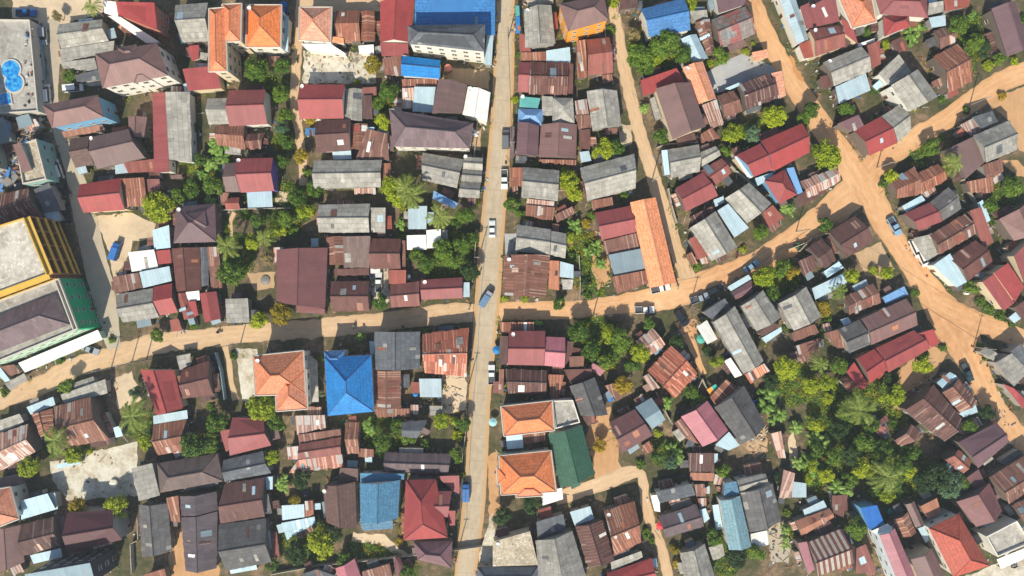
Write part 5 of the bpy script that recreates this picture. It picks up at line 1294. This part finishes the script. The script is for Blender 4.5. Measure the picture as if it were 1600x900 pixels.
tank(1393,799,0,1.0,.5,(60,160,150),'turquoise round tank right of the bright blue roof','turq')
tank(1178,628,0,.5,1.0,(40,100,200),'small blue water tank beside the large grey house','blue')
tank(414,438,0,1.25,.35,(128,124,116),'round concrete well in the dirt yard left of the barn','well')
tank(1458,814,0,.5,1.0,(200,200,200),'grey water tank left of the orange-red hip house','hip')
# ---------------- pools on the terrace ----------------
watr,nt_,p_=base('pool_water'); p_.inputs['Roughness'].default_value=.12
gw=noisef(nt_,N(nt_,'ShaderNodeNewGeometry').outputs['Position'],.9,4,.6); nt_.links.new(ramp(nt_,gw,[(.35,srgb(10,96,176)),(.5,srgb(40,140,204)),(.65,srgb(90,176,214))]),p_.inputs['Base Color'])
bw_=N(nt_,'ShaderNodeBump'); bw_.inputs['Strength'].default_value=.5; nt_.links.new(gw,bw_.inputs['Height']); nt_.links.new(bw_.outputs[0],p_.inputs['Normal'])
zt=4.08
def disc(mb,c,r,z,z1,n=28,m=0,r2=None):
    for i in range(n):
        a=6.28318*i/n; b=6.28318*(i+1)/n; r2_=r2 or 0
        A=Vector((c.x+math.cos(a)*r,c.y+math.sin(a)*r,z)); B=Vector((c.x+math.cos(b)*r,c.y+math.sin(b)*r,z))
        if r2:
            C=Vector((c.x+math.cos(b)*r2,c.y+math.sin(b)*r2,z)); D=Vector((c.x+math.cos(a)*r2,c.y+math.sin(a)*r2,z)); mb.quad([A,B,C,D],m)
        else: mb.quad([A,B,(c.x,c.y,z)],m)
        mb.quad([Vector((A.x,A.y,z1)),Vector((B.x,B.y,z1)),B,A],m)
pl=thing('swimming_pool',W(20,118,zt),'blue figure-eight pool with pale rim on the pool terrace','pool')
L0=pl.location.copy(); c1=W(18,109,zt)-L0; c2=W(23,130,zt)-L0
for nm,c,r,dz in(('pool_rim',c1,2.75,0),('pool_rim',c2,2.75,.012)):
    mb=MB(); disc(mb,c,r,.3+dz,0); mb.build(nm,[wallmat('pale')],pl)
for c,r,dz in((c1,2.35,0),(c2,2.3,.008)):
    mb=MB(); disc(mb,c,r,.33+dz,.2); mb.build('water',[watr],pl)
sq=thing('plunge_pool',W(9,155,zt),'square blue plunge pool at the lower left of the pool terrace','pool'); mb=MB(); mb.box((0,0,.15),(3.4,3.4,.3),.2); mb.build('pool_rim',[wallmat('pale')],sq); mb=MB(); mb.box((0,0,.2),(2.8,2.8,.28),.2); mb.build('water',[watr],sq)
# ---------------- boundary walls ----------------
bwm=plain('boundary_wall_plaster',(176,168,150),.9,.2); bwb=plain('boundary_wall_blue',(132,160,168),.9,.15)
def wall_line(pts,label,h=1.7,m=None,name='boundary_wall'):
    P=[W(x,y,h) for x,y in pts]
    for p in P: p.z=0
    mid=sum(P,Vector((0,0,0)))/len(P); root=thing(name,mid,label,'wall','boundary walls')
    for a,b in zip(P,P[1:]):
        L=(b-a).length; c=(a+b)/2-mid; mb=MB(); mb.box((c.x,c.y,h/2),(L+.16,.16,h),math.atan2((b-a).y,(b-a).x)); mb.build('wall_panel',[m or bwm],root)
        n=max(1,int(L/3))
        for q in range(n+1):
            p=a.lerp(b,q/n)-mid; pm=MB(); pm.box((p.x,p.y,h/2+.06),(.26,.26,h+.12),math.atan2((b-a).y,(b-a).x)); pm.build('pillar',[m or bwm],root)
wall_line([(1028,230),(1040,225),(1090,222)],'pale boundary wall above the grey-roofed house by the lane')
wall_line([(1045,295),(1050,320),(1058,348)],'pale boundary wall along the right side of the lane')
wall_line([(336,552),(344,580),(350,624)],'blue-grey boundary wall along the dirt path',1.9,bwb)
wall_line([(340,296),(344,328),(386,326),(452,325)],'pale wall round the red house with purple side')
wall_line([(424,898),(500,884),(600,874),(700,862),(752,855)],'long low wall crossing the garden at the bottom')
wall_line([(1026,614),(1036,636),(1048,658)],'pale wall left of the pink gabled house')
wall_line([(1332,70),(1365,62),(1410,45),(1440,32)],'long pale wall below the big red hip house')
wall_line([(1090,610),(1098,592),(1104,606)],'short wall by the rusty gable')
wall_line([(746,180),(744,215),(736,280),(732,318)],'low wall along the left edge of the upper main road',1.3)
wall_line([(744,370),(741,405),(738,440)],'pale wall between thicket and main road',1.4)
wall_line([(729,640),(727,680),(722,720)],'low wall along the garden left of the lower main road',1.3)
wall_line([(905,400),(907,440),(906,470)],'thin wall at the grassy yard right of the rusty house')
wall_line([(1127,242),(1150,266),(1180,290)],'narrow wall between the red houses')
wall_line([(1507,280),(1520,305),(1545,345)],'pale wall on the slope right of the rusty roofs')
wall_line([(1250,392),(1270,372),(1300,362)],'white wall above the roadside trees',1.8)
wall_line([(1276,372),(1258,380),(1232,390)],'fence wall along the shaded road edge',1.5)
wall_line([(60,45),(66,100),(68,160)],'dark railing wall along the terrace car park',1.4,bwb)
wall_line([(205,895),(203,850),(215,845),(214,810)],'white-edged wall right of the large dark maroon house')
wall_line([(1046,410),(1056,440),(1060,452)],'pale wall along the terracotta row roof',1.2)
wall_line([(945,42),(950,90),(958,130)],'low wall along the left of the dirt lane top',1.0)
# ---------------- small clutter, one heap of things nobody could count ----------------
mb=MB(); cm=[plain('litter_'+n,c,.7) for n,c in(('white',(190,188,180)),('rust',(140,84,62)),('blue',(50,110,170)),('grey',(130,130,126)),('wood',(150,116,80)),('dark',(54,52,52)))]
for nick,wl,secs in HOUSES:
    for (t,m,h,c) in secs:
        for i in range(4):
            a,b=c[i],c[(i+1)%4]
            for q in range(int(math.dist(a,b)/6)):
                if R.random()<.7:
                    t_=R.random(); k=(1-h/HCAM); p=W((lerp(a[0],b[0],t_)-800)*k+800+R.uniform(-7,7),(lerp(a[1],b[1],t_)-450)*k+450+R.uniform(-7,7))
                    s=(R.uniform(.15,.9),R.uniform(.12,.5),R.uniform(.08,.5)) if R.random()<.8 else (R.uniform(1.2,2.8),.1,.06)
                    mb.box((p.x,p.y,s[2]/2+.02),s,R.uniform(0,3.14),R.choice([0,0,1,2,3,4,4,5]))
for (x0,y0,x1,y1,n) in((476,84,584,128,60),(1200,815,1240,890,50),(650,560,720,640,120),(120,690,210,780,16),(1165,660,1200,720,60),(0,170,80,290,200),(876,430,900,455,40),(1440,595,1470,560,20),(1060,500,1100,530,30),(1550,640,1590,700,30),(0,165,60,210,260),(0,205,26,290,120),(1150,600,1220,650,60),(880,620,900,640,10)):
    for _ in range(n):
        p=W(R.uniform(x0,x1),R.uniform(min(y0,y1),max(y0,y1))); s=(R.uniform(.15,1.0),R.uniform(.1,.5),R.uniform(.05,.35)) if R.random()<.75 else (R.uniform(1.2,3),.12,.08)
        mb.box((p.x,p.y,s[2]/2+.02),s,R.uniform(0,3.14),R.choice([0,1,3,3,4,4,5]))
for (x0,y0,x1,y1,n,z0) in((0,166,62,235,230,0),(0,230,30,295,120,0),(26,206,72,278,60,0),(38,30,52,170,26,4.12),(2,172,14,186,0,0)):
    for _ in range(n):
        px_=R.uniform(x0,x1); py_=R.uniform(y0,y1); big=R.random()<.35 and z0==0
        s=Vector((R.uniform(.8,3.2),R.uniform(.5,2.2),R.uniform(.08,.3))) if big else Vector((R.uniform(.2,1.1),R.uniform(.15,.6),R.uniform(.1,.5)))
        if R.random()<.25 and z0==0: s=Vector((R.uniform(2,5),.14,.14))
        zz=z0+s.z/2+(R.uniform(0,1.6) if z0==0 else 0); p=W(px_,py_,zz); Mx=Matrix.Translation((p.x,p.y,zz))@(Matrix.Rotation(R.uniform(0,3.14),4,'Z')@Matrix.Rotation(R.uniform(-.35,.35) if z0==0 else 0,4,'X')@Matrix.Rotation(R.uniform(-.3,.3) if z0==0 else 0,4,'Y'))
        mb.box((0,0,0),s,0,R.choice([0,3,3,3,5,5,2,1,4]),Mx)
o=mb.build('yard_clutter',cm); o['kind']='stuff'; o['label']='scattered boards, tins, crates and rubble in the yards'

# ---------------- satellite dishes on the roofs ----------------
dm=plain('dish_white',(222,222,216),.4,.05); DI=[]
for nick,wl,secs in HOUSES:
    if not nick or secs[0][0]=='f': continue
    if hash_(nick)%4==0: DI.append((nick,secs[0]))
for nick,(t,m,h,c) in DI[:22]:
    x=sum(p[0] for p in c)/4; y=sum(p[1] for p in c)/4; q=c[hash_(nick)%4]; x=lerp(x,q[0],.8); y=lerp(y,q[1],.8)
    p=W(x,y,h); root=thing('satellite_dish',Vector((p.x,p.y,h)),'white satellite dish on the '+nick,'satellite dish','satellite dishes on the roofs',hash_(nick)*.7)
    mb=MB(); mb.tube((0,0,-.3),(0,0,1.1),.03,.03,6); mb.build('mast',[hub],root)
    mb=MB()
    for i in range(14):
        a=6.28318*i/14; b=6.28318*(i+1)/14; f=lambda an,r_,z_:(math.cos(an)*r_,math.sin(an)*r_*.9-.2,1.2+z_+math.sin(an)*.2*r_)
        mb.quad([f(a,.28,0),f(b,.28,0),f(b,.55,.16),f(a,.55,.16)]); mb.quad([f(a,.28,0),f(b,.28,0),(0,-.2,1.17)][::-1])
    mb.build('reflector',[dm],root)

# ---------------- thin scattering volume added to lift the dark shadows ----------------
hz=MB(); hz.box((0,0,97),(860,680,200)); ho=hz.build('shadow_lift_volume',[]); ho['kind']='stuff'; ho['label']='thin pale volume added over the town to lift the shadows'
hm=bpy.data.materials.new('shadow_lift_scatter'); hm.use_nodes=True; hn=hm.node_tree; hn.nodes.clear(); ov=hn.nodes.new('ShaderNodeOutputMaterial'); pv=hn.nodes.new('ShaderNodeVolumePrincipled')
pv.inputs['Color'].default_value=(.82,.9,1,1); pv.inputs['Density'].default_value=.00026; pv.inputs['Anisotropy'].default_value=.2; hn.links.new(pv.outputs[0],ov.inputs['Volume']); ho.data.materials.append(hm)
